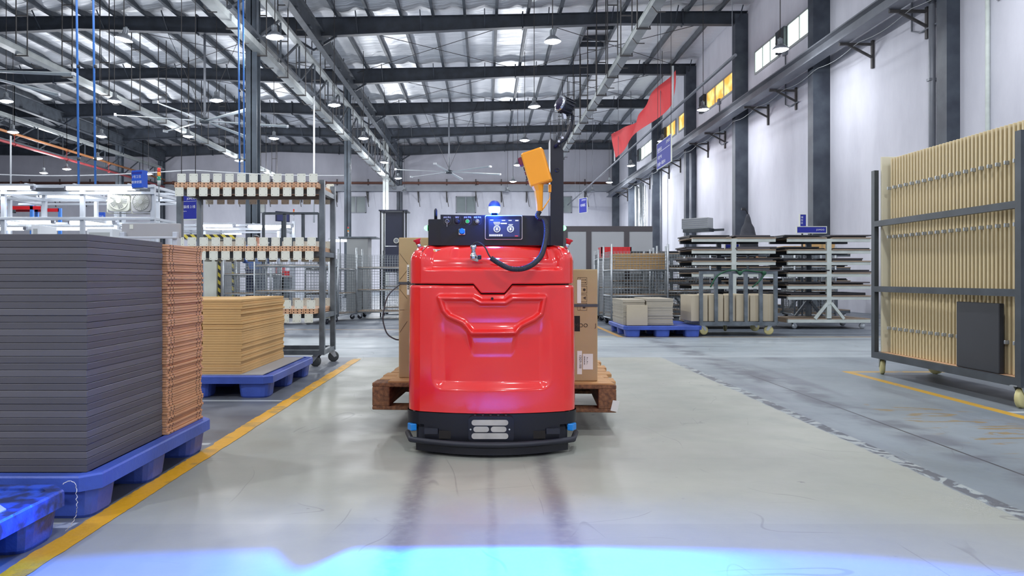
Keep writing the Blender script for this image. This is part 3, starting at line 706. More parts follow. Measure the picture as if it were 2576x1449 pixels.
# ================================================================== CEILING FANS
FBL = MB()
FBL.add([(0.15, -0.06, 0), (2.62, -0.075, 0.02), (2.62, 0.075, -0.02), (0.15, 0.06, 0), (0.15, -0.06, 0.02), (2.62, -0.075, 0.04), (2.62, 0.075, 0.0), (0.15, 0.06, 0.02)],
        [(0, 3, 2, 1), (4, 5, 6, 7), (0, 1, 5, 4), (1, 2, 6, 5), (2, 3, 7, 6), (3, 0, 4, 7)])
FBM = FBL.mesh('blade', M['blade'])
FTM = MB().box(2.6, 2.66, -0.08, 0.08, -0.03, 0.05).mesh('blade_tip', M['white'])
def cfan(x, y, a0, label):
    z = H+5.14
    o = thing('ceiling_fan', label, 'fan', (x, y, z), 0)
    MB().lathe([(0.10, -0.08), (0.16, -0.07), (0.17, 0.06), (0.08, 0.10)], n=16).build('motor_hub', M['darksteel'], o)
    MB().tube([(0, 0, 0.1), (0, 0, zt(x)-z)], 0.04, 8).build('down_rod', M['greypipe'], o)
    for s in (-1, 1): MB().tube([(0, 0, 0.15), (s*1.4, 0, zt(x)-z)], 0.008, 4).build('guy_wire', M['rod'], o)
    for k in range(6):
        b = link('blade', FBM, o, (0, 0, 0), (0, 0, radians(a0+60*k))); t = link('blade_tip', FTM, b)
    return o
cfan(-1.78, 35.8, 19, 'six-bladed ceiling fan hanging before the back wall')
cfan(-9.2, 24.2, 20, 'six-bladed ceiling fan hanging left of the middle columns')
cfan(-13.0, 18.3, 8, 'six-bladed ceiling fan at the left edge above the workstations')

# ================================================================== THE RED TRUCK
AX, AY = 0.028, 3.33
agv = thing('pallet_truck', 'red driverless pallet truck with black mast and blue beacon facing the camera', 'pallet truck', (AX, AY, 0))
def ss_(a, b, x):
    t = np.clip((x-a)/(b-a), 0, 1); return t*t*(3-2*t)
def lx(px): return (px-1238.0)/572.0
def lz(py): return H-(py-CY)/572.0
def sdf_poly(poly, x, z):
    d = np.full(x.shape, 1e9); inside = np.zeros(x.shape, bool); n = len(poly)
    for i in range(n):
        ax_, az_ = poly[i]; bx_, bz_ = poly[(i+1) % n]
        ex, ez = bx_-ax_, bz_-az_; wx, wz = x-ax_, z-az_
        t = np.clip((wx*ex+wz*ez)/(ex*ex+ez*ez), 0, 1)
        d = np.minimum(d, (wx-ex*t)**2+(wz-ez*t)**2)
        c = ((az_ > z) != (bz_ > z)) & (x < (bx_-ax_)*(z-az_)/((bz_-az_) if bz_ != az_ else 1e-9)+ax_)
        inside ^= c
    d = np.sqrt(d); return np.where(inside, -d, d)
shield = [(lx(a), lz(b)) for a, b in ((1106, 749), (1190, 749), (1210, 760), (1272, 760), (1288, 749), (1370, 749), (1362, 790), (1345, 804), (1312, 820), (1296, 837), (1187, 838), (1164, 812), (1128, 796), (1116, 782))]
def disp_low(x, z):
    d = np.zeros(x.shape)
    # big recessed field with a broad lower bevel
    fx = np.minimum(ss_(lx(1082), lx(1116), x), 1-ss_(lx(1360), lx(1394), x))
    cxn = np.abs(x-0.5*(lx(1084)+lx(1392)))/(0.5*(lx(1392)-lx(1084)))
    zlow = lz(984)+0.10*np.clip(cxn-0.82, 0, 1)**2*8
    fz = ss_(0, 0.042, z-zlow)
    top = 1-ss_(lz(860), lz(770), z)
    rec = fx*fz*(0.25+0.75*top)
    d -= 0.024*rec
    s = sdf_poly(shield, x, z)
    sm = 0.019*np.exp(-(np.clip(np.abs(s)-0.004, 0, 1)/0.0075)**2)
    d += sm
    d += 0.006*(1-ss_(-0.002, 0.01, s))
    # tapering pedestal below the shield
    t_ = np.clip((lz(825)-z)/(lz(825)-lz(905)), 0, 1)
    half = 0.108-0.030*t_**0.7
    ped = (1-ss_(half-0.004, half+0.018+0.012*t_, np.abs(x-0.003)))*ss_(lz(905), lz(845), z)*(1-ss_(lz(838), lz(812), z))
    d += 0.015*ped
    return d
def disp_hood(x, z):
    d = np.zeros(x.shape)
    fx = ss_(-0.315, -0.275, x)*(1-ss_(0.285, 0.325, x))
    d -= 0.030*fx*ss_(0.812, 0.832, z)
    d -= 0.016*fx*ss_(0.836, 0.90, z)
    f2 = ss_(-0.205, -0.16, x-0.12*0)*(1-ss_(0.25, 0.275, x))
    d -= 0.022*f2*ss_(0.862, 0.872, z)
    f3 = 1-ss_(0.05, 0.075, np.abs(x-0.0))
    d += 0.006*(ss_(-0.10, -0.085, x)*(1-ss_(0.075, 0.09, x)))*ss_(0.80, 0.81, z)*0
    return d
def seam(x):
    ax_ = np.abs(x-0.003)
    return 0.752-0.040*(1-ss_(0.0, 1.0, (ax_-0.052)/0.036)*1.0) if False else 0.752-0.040*(1-np.clip((ax_-0.052)/0.034, 0, 1))
def outline(half, nfront, depth, r=0.055, bulge=0.085):
    pts = []
    for y in np.linspace(depth, r+0.02, 6): pts.append((-half, y))
    for a in np.linspace(0, pi/2, 9)[1:-1]: pts.append((-half+r-r*cos(a), r+0.005-r*sin(a)))
    for x in np.linspace(-half+r, half-r, nfront): pts.append((x, 0))
    for a in np.linspace(pi/2, 0, 9)[1:-1]: pts.append((half-r+r*cos(a), r+0.005-r*sin(a)))
    for y in np.linspace(r+0.02, depth, 6): pts.append((half, y))
    A = np.array(pts)
    A[:, 1] -= np.where(np.abs(A[:, 0]) < half, bulge*(1-(A[:, 0]/half)**2), 0)*1.0
    return A
def shell(name, mat, half, depth, zfun, nv, disp, inset=None, nf=200, top=False):
    A = outline(half, nf, depth); n = len(A)
    T = np.gradient(A, axis=0); T /= np.linalg.norm(T, axis=1)[:, None]+1e-9
    Nn = np.stack([T[:, 1], -T[:, 0]], 1)          # outward
    V = []
    for j in range(nv+1):
        v = j/nv; z, ins = zfun(A[:, 0], v)
        d = disp(A[:, 0], z); front = np.clip((half-0.03-np.abs(A[:, 0]))/0.02, 0, 1)
        off = d*front-ins
        Pxy = A+Nn*off[:, None]
        V += [(Pxy[i, 0], Pxy[i, 1], z[i]) for i in range(n)]
    F_ = []
    for j in range(nv):
        for i in range(n-1): F_.append((j*n+i, j*n+i+1, (j+1)*n+i+1, (j+1)*n+i))
    mb = MB().add(V, F_, True)
    if top:
        o_ = nv*n; h = n//2
        for i in range(h-1): mb.f.append((o_+i, o_+i+1, o_+n-2-i, o_+n-1-i)); mb.sm.append(True)
    for j in range(nv): mb.f.append((j*n+n-1, j*n, (j+1)*n, (j+1)*n+n-1)); mb.sm.append(False)
    return mb
low = shell('front_cowl', M['red'], 0.380, 0.40, lambda x, v: (0.186+v*(seam(x)-0.003-0.186)+0*x, np.full(x.shape, 0.004*(v**2))+0.006*np.clip((v-0.985)/0.015, 0, 1)), 170, disp_low)
low.build('front_cowl', M['red'], agv)
def hoodz(x, v):
    R = 0.075; zl = 0.93-R; vs1 = 0.62
    s0 = seam(x)+0.003
    if v < vs1:
        z = s0+(zl-s0)*(v/vs1); return z, np.full(x.shape, 0.004)+0.006*(1-np.clip(v/0.02, 0, 1))
    a = (v-vs1)/(1-vs1)*pi/2
    return np.full(x.shape, zl+R*sin(a)), np.full(x.shape, 0.004+R*(1-cos(a)))
shell('hood', M['red'], 0.377, 0.40, hoodz, 70, disp_hood, top=True).build('hood', M['red'], agv)
MB().bbox(-0.35, 0.35, 0.02, 0.39, 0.10, 0.86, 0.02).build('dark_gap_core', M['black'], agv)  # black core added so the gap along the seam looks dark
for s in (-1, 1): MB().lathe([(0.022, 0), (0.028, 0.01)], (s*0.0, 0, 0), 10).v
# key hole
MB().lathe([(0.006, -0.004), (0.006, 0.002)], (0.0, -0.0885, lz(751)), 12, 'y').build('lock', M['hole'], agv)
# base skirt
sk = shell('skirt', M['black'], 0.386, 0.42, lambda x, v: (np.where(np.abs(x) > 0.30, 0.128, 0.062)+v*(0.183-np.where(np.abs(x) > 0.30, 0.128, 0.062)), np.full(x.shape, 0.0)), 4, lambda x, z: np.zeros(x.shape), nf=120)
sk.build('skirt', M['black'], agv)
MB().bbox(-0.34, 0.34, 0.0, 0.42, 0.02, 0.12, 0.01).build('chassis', M['rubber'], agv)
# bumper bar (bent tube) and its lower strip
def arc(hw, y_end, bul, z, n=40, back=0.12):
    p = [(-hw, back, z)]
    for i in range(n+1):
        x = -hw+0.03+(2*hw-0.06)*i/n; p.append((x, y_end-bul*(1-(x/hw)**2), z))
    return p+[(hw, back, z)]
MB().tube(arc(0.392, -0.008, 0.137, 0.061), 0.0128, 10).build('bumper_bar', M['rubber'], agv)
A2 = [(x, y) for x, y, z in arc(0.370, -0.004, 0.13, 0)]
MB().prism(A2[1:-1], 0.014, 0.044, 'z').build('bumper_apron', M['black'], agv)
for s in (-1, 1):
    q = MB().bbox(-0.014, 0.014, -0.015, 0.03, -0.015, 0.015, 0.003).build('corner_sensor', M['sensor'], agv, (s*0.356, -0.004, 0.112), (0, 0, -s*0.5))
    MB().box(-0.03, 0.03, -0.01, 0.02, -0.014, 0.01).build('sensor_mount', M['rubber'], agv, (s*0.27, -0.05, 0.105))
    MB().box(-0.03, 0.03, -0.006, 0.002, -0.018, 0.016).build('reflector', M['hole'], agv, (s*0.205, -0.060, 0.09))
# light plate
hp = MB(); r_ = 0.018; x0, x1, z0, z1 = lx(1179), lx(1292), 0.066, 0.178
def rrect(x0, x1, z0, z1, r, n=5):
    p = []
    for cx_, cz_, a0 in ((x1-r, z1-r, 0), (x0+r, z1-r, pi/2), (x0+r, z0+r, pi), (x1-r, z0+r, 3*pi/2)):
        for k in range(n+1):
            a = a0+k*pi/2/n; p.append((cx_+r*cos(a), cz_+r*sin(a)))
    return p
lp = MB().prism(rrect(x0, x1, z0, z1, r_), -0.108, -0.08, 'y').build('lamp_plate', M['black'], agv)
for (a, b, c, d) in ((-0.090, 0.070, 0.139, 0.163), (-0.082, -0.014, 0.110, 0.134), (-0.006, 0.062, 0.110, 0.134), (-0.090, 0.070, 0.080, 0.105)):
    MB().prism(rrect(a, b, c, d, 0.0118), -0.111, -0.100, 'y').build('light_lens', M['lens'], lp)
for x in (-0.094, 0.075): MB().lathe([(0.004, -0.113), (0.004, -0.10)], (x, 0, 0.122), 8, 'y').build('screw', M['chrome'], lp)
mb = MB()
for x in np.linspace(-0.075, 0.06, 5): mb.lathe([(0.006, 0.176), (0.006, 0.184)], (x, -0.098, 0), 8)
mb.build('cable_gland', M['rubber'], lp)

# console
CYc = 0.20      # console plane behind the front (local y)
SCc = (AY+CYc)/F
def cxl(px): return (px-CX)*SCc-AX
def czl(py): return H-(py-CY)*SCc
con = MB().prism([(cxl(1108), 0.86), (cxl(1108), czl(540)), (cxl(1386), czl(543)), (cxl(1386), 0.86)], CYc, CYc+0.14, 'y').build('console', M['black'], agv)
MB().bbox(cxl(1077), cxl(1110), CYc+0.005, CYc+0.15, 0.86, czl(551), 0.004).build('side_box', M['black'], agv)
# screen
scr = MB().prism(rrect(cxl(1220), cxl(1314), czl(603), czl(542), 0.008), CYc-0.006, CYc+0.001, 'y').build('screen_frame', M['print'], con)
MB().prism(rrect(cxl(1221.5), cxl(1312.5), czl(601.5), czl(543.5), 0.007), CYc-0.009, CYc, 'y').build('bezel', M['black'], con)
MB().box(cxl(1229), cxl(1307), CYc-0.0105, CYc-0.008, czl(596), czl(552)).build('display', M['screen'], con)
mk = MB(); yq = CYc-0.0115
def q_(a, b, c, d): mk.box(cxl(a), cxl(b), yq, yq+0.001, czl(d), czl(c))
q_(1233, 1241, 553, 555); q_(1262, 1271, 554, 556); q_(1279, 1287, 554, 556); q_(1296, 1304, 554, 556.5)
q_(1241, 1258, 559, 560.5); q_(1242, 1259, 562, 563.5); q_(1260, 1275, 561, 564); q_(1279, 1290, 564.5, 566); q_(1244, 1256, 565, 566)
for k in range(7): q_(1231+k*4.9, 1234.5+k*4.9, 590, 594.5)
mk.build('display_marks', M['screenwhite'], con, kind='stuff')
for px in (1250, 1284):
    MB().lathe([(0.0165, 0), (0.0165, 0.001)], (cxl(px), yq-0.001, czl(576)), 20, 'y').build('dial', M['screenwhite'], con)
    MB().lathe([(0.0135, 0), (0.0135, 0.001)], (cxl(px), yq-0.002, czl(576)), 20, 'y').build('dial_face', M['screen'], con)
    d_ = MB()
    for k in range(9):
        a = radians(-30+k*30); d_.box(0.0085, 0.0125, yq-0.0028, yq-0.0022, -0.0012, 0.0012, Matrix.Translation((cxl(px), 0, czl(576))) @ Matrix.Rotation(-a, 4, 'Y'))
    d_.box(cxl(px)-0.004, cxl(px)+0.004, yq-0.0028, yq-0.0022, czl(580), czl(573)).build('dial_ticks', M['screenwhite'], con, kind='stuff')
MB().box(cxl(1295), cxl(1303), yq-0.001, yq, czl(595), czl(593)).build('display_mark', M['screenred'], con)
# switches
for k, (px, m_, nm_) in enumerate(((1125, 'chrome', 'key_switch'), (1150, 'rubber', 'push_button'), (1176, 'greenbtn', 'push_button'), (1201, 'chrome', 'push_button'))):
    ring = MB().lathe([(0.0125, 0), (0.0125, -0.006), (0.010, -0.008)], (cxl(px), CYc, czl(557)), 16, 'y').build(nm_, M['chrome' if k != 1 else 'rubber'], con)
    MB().lathe([(0.0085, -0.006), (0.0085, -0.010), (0.006, -0.011)], (cxl(px), CYc, czl(557)), 16, 'y').build('button_cap', M[m_ if k != 0 else 'rubber'], ring)
    o2 = MB()
    pr = rrect(cxl(px-9), cxl(px+9), czl(565), czl(544), 0.012, 4)
    for i in range(len(pr)):
        a, b = pr[i], pr[(i+1) % len(pr)]; o2.bar((a[0], CYc-0.001, a[1]), (b[0], CYc-0.001, b[1]), 0.0012)
    o2.build('switch_outline', M['framegrey'], con)
    text(['启动 停止', '复位', '自动 手动', '电源 开关'][k], 0.0085, M['print'], con, (cxl(px), CYc-0.0012, czl(547)), (pi/2, 0, 0))
MB().box(cxl(1124.5), cxl(1125.5), CYc-0.018, CYc-0.012, czl(571), czl(557)).build('key', M['chrome'], con)
so = MB().bbox(cxl(1153.5), cxl(1170.5), CYc-0.004, CYc+0.001, czl(591), czl(576), 0.0015).build('socket_plate', M['chrome'], con)
MB().lathe([(0.014, 0), (0.014, -0.016), (0.011, -0.018)], (cxl(1162), CYc-0.003, czl(582.5)), 18, 'y').build('socket_cap', M['sensor'], so)
# antenna, side lamps, emergency stops
MB().tube([(cxl(1094), CYc+0.06, czl(553)), (cxl(1094), CYc+0.06, czl(526)), (cxl(1094), CYc+0.06, czl(521.5))], [0.0078, 0.0078, 0.004], 10).build('antenna', M['rubber'], agv)
for px, s in ((1077, -1), (1415, 1)):
    lb_ = MB().lathe([(0.014, 0), (0.014, s*0.006)], (cxl(px), CYc+0.05, czl(572)), 14, 'x').build('side_lamp', M['black'], agv)
    MB().lathe([(0.013, s*0.005), (0.013, s*0.012), (0.010, s*0.019), (0.004, s*0.023)], (cxl(px), CYc+0.05, czl(572)), 14, 'x').build('lamp_dome', M['greenlamp'], lb_)
    pl = bpy.data.lights.new('green_glow', 'POINT'); pl.energy = 0.35; pl.color = (0.1, 1.0, 0.25); pl.shadow_soft_size = 0.012
    po = bpy.data.objects.new('green_glow', pl); COL.objects.link(po); po.parent = lb_; po.location = (cxl(px)+s*0.035, CYc+0.045, czl(572))
for px, py, s in ((1051, 608, -1), (1430, 612, 1)):
    xx = (px-CX)*(AY+0.07)/F-AX
    e = MB().lathe([(0.010, -0.03), (0.010, 0.0)], n=14).build('emergency_stop', M['chrome'], agv, (xx-s*0.003, 0.05, 0.941), (0, s*0.34, 0))
    e.scale = (0.88, 0.88, 0.88)
    MB().lathe([(0.012, -0.004), (0.013, 0.008), (0.020, 0.016), (0.020, 0.020), (0.015, 0.021)], n=18).build('stop_knob', M['redpl'], e)
# beacon
bc = MB().lathe([(0.017, 0), (0.017, 0.012), (0.022, 0.014)], (0, 0, 0), 18).build('beacon', M['black'], agv, (cxl(1244), CYc+0.05, czl(541)))
for s in (-1, 1): MB().lathe([(0.006, 0.0), (0.006, 0.014)], (s*0.010, -0.006, 0.0), 10).build('beacon_foot', M['sensor'], bc)
MB().lathe([(0.021, 0.013), (0.026, 0.020), (0.028, 0.034), (0.026, 0.046)], n=24, caps=False).build('beacon_band', M['beaconwhite'], bc)
MB().lathe([(0.029, 0.044), (0.0285, 0.054), (0.024, 0.064), (0.014, 0.072), (0.001, 0.075)], n=24, caps=False).build('beacon_dome', M['beaconblue'], bc)
pl = bpy.data.lights.new('beacon_glow', 'POINT'); pl.energy = 9.0; pl.color = (0.02, 0.12, 1.0); pl.shadow_soft_size = 0.03
po = bpy.data.objects.new('beacon_glow', pl); COL.objects.link(po); po.parent = bc; po.location = (0, -0.095, 0.028)
# mast
MB().prism([(cxl(1384), 0.86), (cxl(1384), czl(350)), (cxl(1386), czl(349)), (cxl(1416), czl(378)), (cxl(1417), czl(380)), (cxl(1417), czl(600)), (cxl(1413), 0.86)], CYc-0.01, CYc+0.06, 'y').build('mast', M['black'], agv)
MB().bbox(cxl(1384), cxl(1405), CYc+0.06, CYc+0.10, 0.86, czl(348), 0.004).build('mast_spine', M['rubber'], agv)
MB().lathe([(0.011, 0), (0.011, -0.005), (0.006, -0.006), (0.006, -0.002)], (cxl(1401), CYc-0.01, czl(428)), 18, 'y').build('mast_bolt', M['rubber'], agv)
# bent arm and floodlight
def cp(px, py, dy=0.0): 
    Yq = AY+CYc+dy; return Vector(((px-CX)*Yq/F-AX, CYc+dy, H-(py-CY)*Yq/F))
arm = [cp(1397, 368, -0.02), cp(1402, 362, -0.03), cp(1412, 356, -0.04), cp(1422, 350, -0.05), cp(1430, 335, -0.05), cp(1437, 312, -0.05), cp(1441, 295, -0.05), cp(1437, 283, -0.05)]
MB().tube(arm, [0.009, 0.009, 0.010, 0.010, 0.009, 0.009, 0.009, 0.008], 8).build('lamp_arm', M['rubber'], agv)
for px, py in ((1412, 352), (1403, 361)): MB().lathe([(0.006, 0), (0.006, -0.006)], (cp(px, py).x, CYc-0.052, cp(px, py).z), 10, 'y').build('arm_bolt', M['chrome'], agv)
fp = cp(1421, 266, -0.06)
ft = thing('x', '', '')
bpy.data.objects.remove(ft)
fh = MB().lathe([(0.024, 0.035), (0.034, 0.030), (0.036, 0.0), (0.036, -0.022), (0.033, -0.028)], n=20, axis='x')
flh = fh.build('flood_lamp', M['rubber'], agv, fp, (0, radians(14), radians(28)))
for k in range(14):
    a = 2*pi*k/14
    MB().box(-0.016, 0.034, 0.034, 0.041, -0.0025, 0.0025, Matrix.Rotation(a, 4, 'X')).build('cooling_fin', M['rubber'], flh)
MB().lathe([(0.030, -0.030), (0.024, -0.040), (0.010, -0.046), (0.001, -0.047)], n=20, axis='x', caps=False).build('flood_lens', M['floodlens'], flh)
MB().lathe([(0.001, -0.049), (0.007, -0.047)], (0, 0.008, -0.012), 10, 'x').build('lit_spot', M['screenwhite'], flh)
MB().lathe([(0.035, -0.024), (0.037, -0.032), (0.030, -0.033)], n=20, axis='x', caps=False).build('lens_ring', M['chrome'], flh)
MB().bar((0.0, 0, -0.036), (0.012, 0, -0.062), 0.016).build('yoke', M['chrome'], flh)
# handset
hs = thing('x', '', ''); bpy.data.objects.remove(hs)
hc = cp(1350, 424, -0.07)
rot = Matrix.Rotation(radians(14.5), 4, 'Y')
def hb(mb, name, m_, par): return mb.build(name, M[m_], par)
hroot = MB().bbox(-0.051, 0.053, -0.028, 0.028, -0.078, 0.086, 0.007).build('handset', M['orange'], agv, hc, (radians(0), radians(-16), radians(-14)))
MB().bbox(-0.014, 0.012, -0.018, 0.018, -0.02, 0.02, 0.004).build('red_button', M['maroon'], hroot, (-0.058, 0, 0.052))
for k in range(4): MB().box(-0.006, 0.004, -0.01, 0.01, -0.008, 0.008).build('side_key', M['maroon' if k % 2 else 'rubber'], hroot, (-0.052, 0, 0.015-k*0.022))
g0, g1 = cp(1352, 466, -0.07), cp(1357, 531, -0.07)
MB().tube([g0, cp(1355, 480, -0.07), cp(1357, 515, -0.07), g1], [0.030, 0.021, 0.0155, 0.014], 8, smooth=False).build('handset_grip', M['orange'], agv)
MB().tube([cp(1363, 529, -0.06), cp(1370, 520, -0.05), cp(1383, 500, -0.04), cp(1383, 478, -0.04)], 0.003, 6).build('trigger_guard', M['orange'], agv)
MB().bbox(-0.007, 0.007, -0.008, 0.008, -0.018, 0.018, 0.002).build('hook_clip', M['orange'], agv, cp(1383, 474, -0.04))
# coiled cable
ctr = [(1357, 532, -0.07), (1352, 542, -0.075), (1356, 549, -0.08), (1366, 552, -0.085), (1373, 562, -0.10), (1374, 590, -0.13), (1369, 620, -0.18), (1360, 645, -0.25), (1340, 665, -0.31), (1315, 676, -0.335), (1285, 676, -0.34), (1258, 664, -0.335), (1235, 649, -0.33)]
C3 = [cp(a, b, c) for a, b, c in ctr]
def cat(pts, n):
    out = []
    for i in range(len(pts)-1):
        p0 = pts[max(i-1, 0)]; p1 = pts[i]; p2 = pts[i+1]; p3 = pts[min(i+2, len(pts)-1)]
        for k in range(n):
            t = k/n; out.append(0.5*((2*p1)+(p2-p0)*t+(2*p0-5*p1+4*p2-p3)*t*t+(3*p1-p0-3*p2+p3)*t**3))
    return out+[pts[-1]]
CC = cat(C3, 40)
# resample evenly
Lc = [0]
for i in range(1, len(CC)): Lc.append(Lc[-1]+(CC[i]-CC[i-1]).length)
tot = Lc[-1]; NR = int(tot/0.0016); pts = []; j = 0
for i in range(NR+1):
    d = tot*i/NR
    while j < len(Lc)-2 and Lc[j+1] < d: j += 1
    t = (d-Lc[j])/max(1e-9, Lc[j+1]-Lc[j]); pts.append(CC[j].lerp(CC[j+1], min(1, t)))
rad = [0.0105+0.0020*(0.5+0.5*cos(2*pi*i/4)) for i in range(NR+1)]
MB().tube(pts, rad, 10).build('coiled_cable', M['rubber'], agv)
wire = cat([cp(1235, 649, -0.33), cp(1229, 640, -0.33), cp(1220, 622, -0.32), cp(1206, 611, -0.30), cp(1195, 611, -0.29), cp(1190, 618, -0.285)], 8)
MB().tube(wire, 0.0032, 8).build('cable_tail', M['rubber'], agv)
pq = cp(1191, 632, -0.285)
pg = MB().lathe([(0.008, 0.028), (0.014, 0.024), (0.014, 0.010), (0.010, 0.006), (0.011, -0.012), (0.016, -0.016), (0.016, -0.032), (0.012, -0.036)], n=14).build('cable_plug', M['chrome'], agv, pq, (0.15, 0, 0))
MB().bbox(-0.02, 0.02, -0.012, 0.012, -0.012, 0.012, 0.003).build('plug_flange', M['chrome'], pg, (0.006, 0.004, -0.030), (0, 0.3, 0))
MB().bbox(-0.009, 0.009, -0.016, 0.0, -0.009, 0.009, 0.003).build('plug_cap', M['rubber'], pg, (0.026, 0.0, -0.026))
# warning sticker on the hood
stk = MB().box(cxl(1080)-0.0, cxl(1128), 0.0, 0.001, -0.005, 0.007).build('warning_sticker', M['paper'], agv, (0.012, 0.028, 0.905), (-0.35, 0, 0.02))
MB().prism([(0, 0), (0.012, 0), (0.006, 0.009)], -0.001, 0.0, 'y').build('warning_triangle', M['yellow'], stk, (cxl(1090), 0, -0.004))
text('注意安全 请勿靠近', 0.006, M['framegrey'], stk, (cxl(1112), -0.001, 0.001), (pi/2, 0, 0))
for s in (-1, 1):
    MB().tube([(s*0.22, 0.05, 0.06), (s*0.22, 0.05, 0.0601)], 0.01, 6).v
# wheels and forks carrying the wooden pallet
for s in (-1, 1):
    MB().lathe([(0.055, -0.03), (0.055, 0.03)], (s*0.27, 0.22, 0.055), 18, 'x').build('drive_wheel', M['rubber'], agv)
    MB().box(s*0.27-0.08, s*0.27+0.08, 0.40, 1.55, 0.145, 0.196).build('fork', M['redpl'], agv)
    MB().lathe([(0.04, -0.035), (0.04, 0.035)], (s*0.27, 1.42, 0.04), 14, 'x').build('fork_wheel', M['rubber'], agv)
    MB().bar((s*0.27, 1.42, 0.04), (s*0.27, 1.30, 0.15), 0.03).build('wheel_link', M['darksteel'], agv)

# blue warning light thrown on the floor by the flood lamp
bl = bpy.data.lights.new('blue_floor_beam', 'SPOT'); bl.energy = 4600; bl.color = (0.0, 0.15, 1.0); bl.spot_size = radians(150); bl.spot_blend = 0.2; bl.shadow_soft_size = 0.006
bo = bpy.data.objects.new('blue_floor_beam', bl); COL.objects.link(bo)
wp = Vector((AX, AY, 0))+fp+Vector((-0.045, -0.045, -0.01)); bo.location = wp
bo.rotation_euler = (Vector((0.0, 1.2, 0))-wp).to_track_quat('-Z', 'Y').to_euler()
bl.use_nodes = True
N, L = bl.node_tree.nodes, bl.node_tree.links; em = N['Emission']
ge = N.new('ShaderNodeNewGeometry'); sp = N.new('ShaderNodeSeparateXYZ'); L.new(ge.outputs['Normal'], sp.inputs[0])
def mm(op, a, b=None, clamp=False):
    n = N.new('ShaderNodeMath'); n.operation = op; n.use_clamp = clamp
    for i, v in enumerate((a, b)):
        if v is None: continue
        if isinstance(v, (int, float)): n.inputs[i].default_value = v
        else: L.new(v, n.inputs[i])
    return n.outputs[0]
def sst(v, a, b, lo=0.0, hi=1.0):
    n = N.new('ShaderNodeMapRange'); n.interpolation_type = 'SMOOTHSTEP'; L.new(v, n.inputs[0])
    n.inputs[1].default_value = a; n.inputs[2].default_value = b; n.inputs[3].default_value = lo; n.inputs[4].default_value = hi; return n.outputs[0]
az = mm('ABSOLUTE', sp.outputs[2]); SGN = 1.0
tx = mm('ADD', mm('MULTIPLY', mm('DIVIDE', sp.outputs[0], az), SGN*wp.z), wp.x)      # where the ray meets the floor
ty = mm('ADD', mm('MULTIPLY', mm('DIVIDE', sp.outputs[1], az), SGN*wp.z), wp.y)
ed = mm('SUBTRACT', ty, mm('MULTIPLY', mm('POWER', mm('ABSOLUTE', mm('SUBTRACT', tx, -0.05)), 4.0), -0.035))
notch = mm('MULTIPLY', sst(mm('ABSOLUTE', mm('ADD', tx, 0.50)), 0.0, 0.13, 1.0, 0.0), 0.14)
ed = mm('ADD', ed, notch)
msk = sst(ed, 2.06, 2.17, 1.0, 0.0)
halo = mm('MULTIPLY', sst(ed, 2.1, 2.75, 1.0, 0.0), 0.03)
pool = mm('ADD', 0.22, mm('MULTIPLY', sst(mm('ABSOLUTE', mm('SUBTRACT', tx, 0.02)), 0.0, 0.9, 1.0, 0.0), 1.3))
st_ = mm('MULTIPLY', mm('ADD', mm('MULTIPLY', msk, pool), halo), sst(ty, 1.45, 1.7))
L.new(st_, em.inputs['Strength'])

# ================================================================== WOODEN PALLET WITH CARTONS ON THE FORKS
wpz = radians(-4.0)
wpal = thing('wooden_pallet', 'wooden pallet lifted on the forks behind the red truck', 'pallet', (0.036, 3.76, 0.0), wpz)
hw = 0.622
for s, x in ((-1, -hw+0.045), (0, 0.0), (1, hw-0.045)):
    MB().bbox(x-0.045, x+0.045, 0.0, 1.30, 0.122, 0.222, 0.004).build('stringer', M['woodx'], wpal)
yy = 0.0; k = 0
for k in range(9):
    y0 = k*0.146; dw = [0.0, 0.012, -0.01, 0.02, 0.004, 0.018, -0.006, 0.012, 0.0][k]
    MB().bbox(-hw+dw*0.5, hw+dw, y0, y0+(0.125 if k else 0.13), 0.222, 0.242, 0.003).build('deck_board', M['wood' if k else 'woodx'], wpal)
for y0 in (0.0, 0.6, 1.18): MB().bbox(-hw, hw, y0, y0+0.11, 0.104, 0.122, 0.003).build('bottom_board', M['woodx'], wpal)
ps = MB().prism([(-hw+0.08, 0.01), (hw-0.01, 0.0), (hw-0.16, 0.95), (-hw+0.12, 0.9)], 0.243, 0.251, 'z').build('plywood_sheet', M['wood']); ps.location = (0.036, 3.76, 0); ps.rotation_euler = (0, 0, wpz)
tag(ps, 'light plywood sheet lying on the wooden pallet under the cartons', 'plywood sheet')
pt = MB().box(0, 0.035, -0.002, 0.0, 0, 0.055).build('paper_tag', M['paper'], wpal, (hw-0.03, -0.003, 0.115), (0.1, 0.2, 0.15))
def carton(name, x0, x1, y0, y1, z0, z1, label):
    o = thing(name, label, 'carton', ((x0+x1)/2, y0, z0), radians(-1.0))
    w_, d_, h_ = (x1-x0)/2, y1-y0, z1-z0
    MB().bbox(-w_, w_, 0, d_, 0, h_, 0.004).build('box_body', M['kraft2'], o)
    MB().box(-w_-0.002, w_+0.002, -0.003, d_+0.003, h_*0.665, h_*0.665+0.014).build('strap', M['strap'], o)
    return o, w_, h_
cl, w1, h1 = carton('carton', -0.462, 0.045, 3.92, 4.95, 0.252, 0.996, 'tall kraft carton standing on the pallet, left behind the red truck')
MB().box(0, 0.012, -0.002, -0.0005, 0.0, 0.16).build('barcode_label', M['paper'], cl, (-w1+0.044, 0, 0.44))
for k in range(12): MB().box(0.0, 0.008, -0.003, -0.002, 0, 0.005).build('barcode_mark', M['hole'], cl, (-w1+0.047, 0, 0.47+k*0.010))
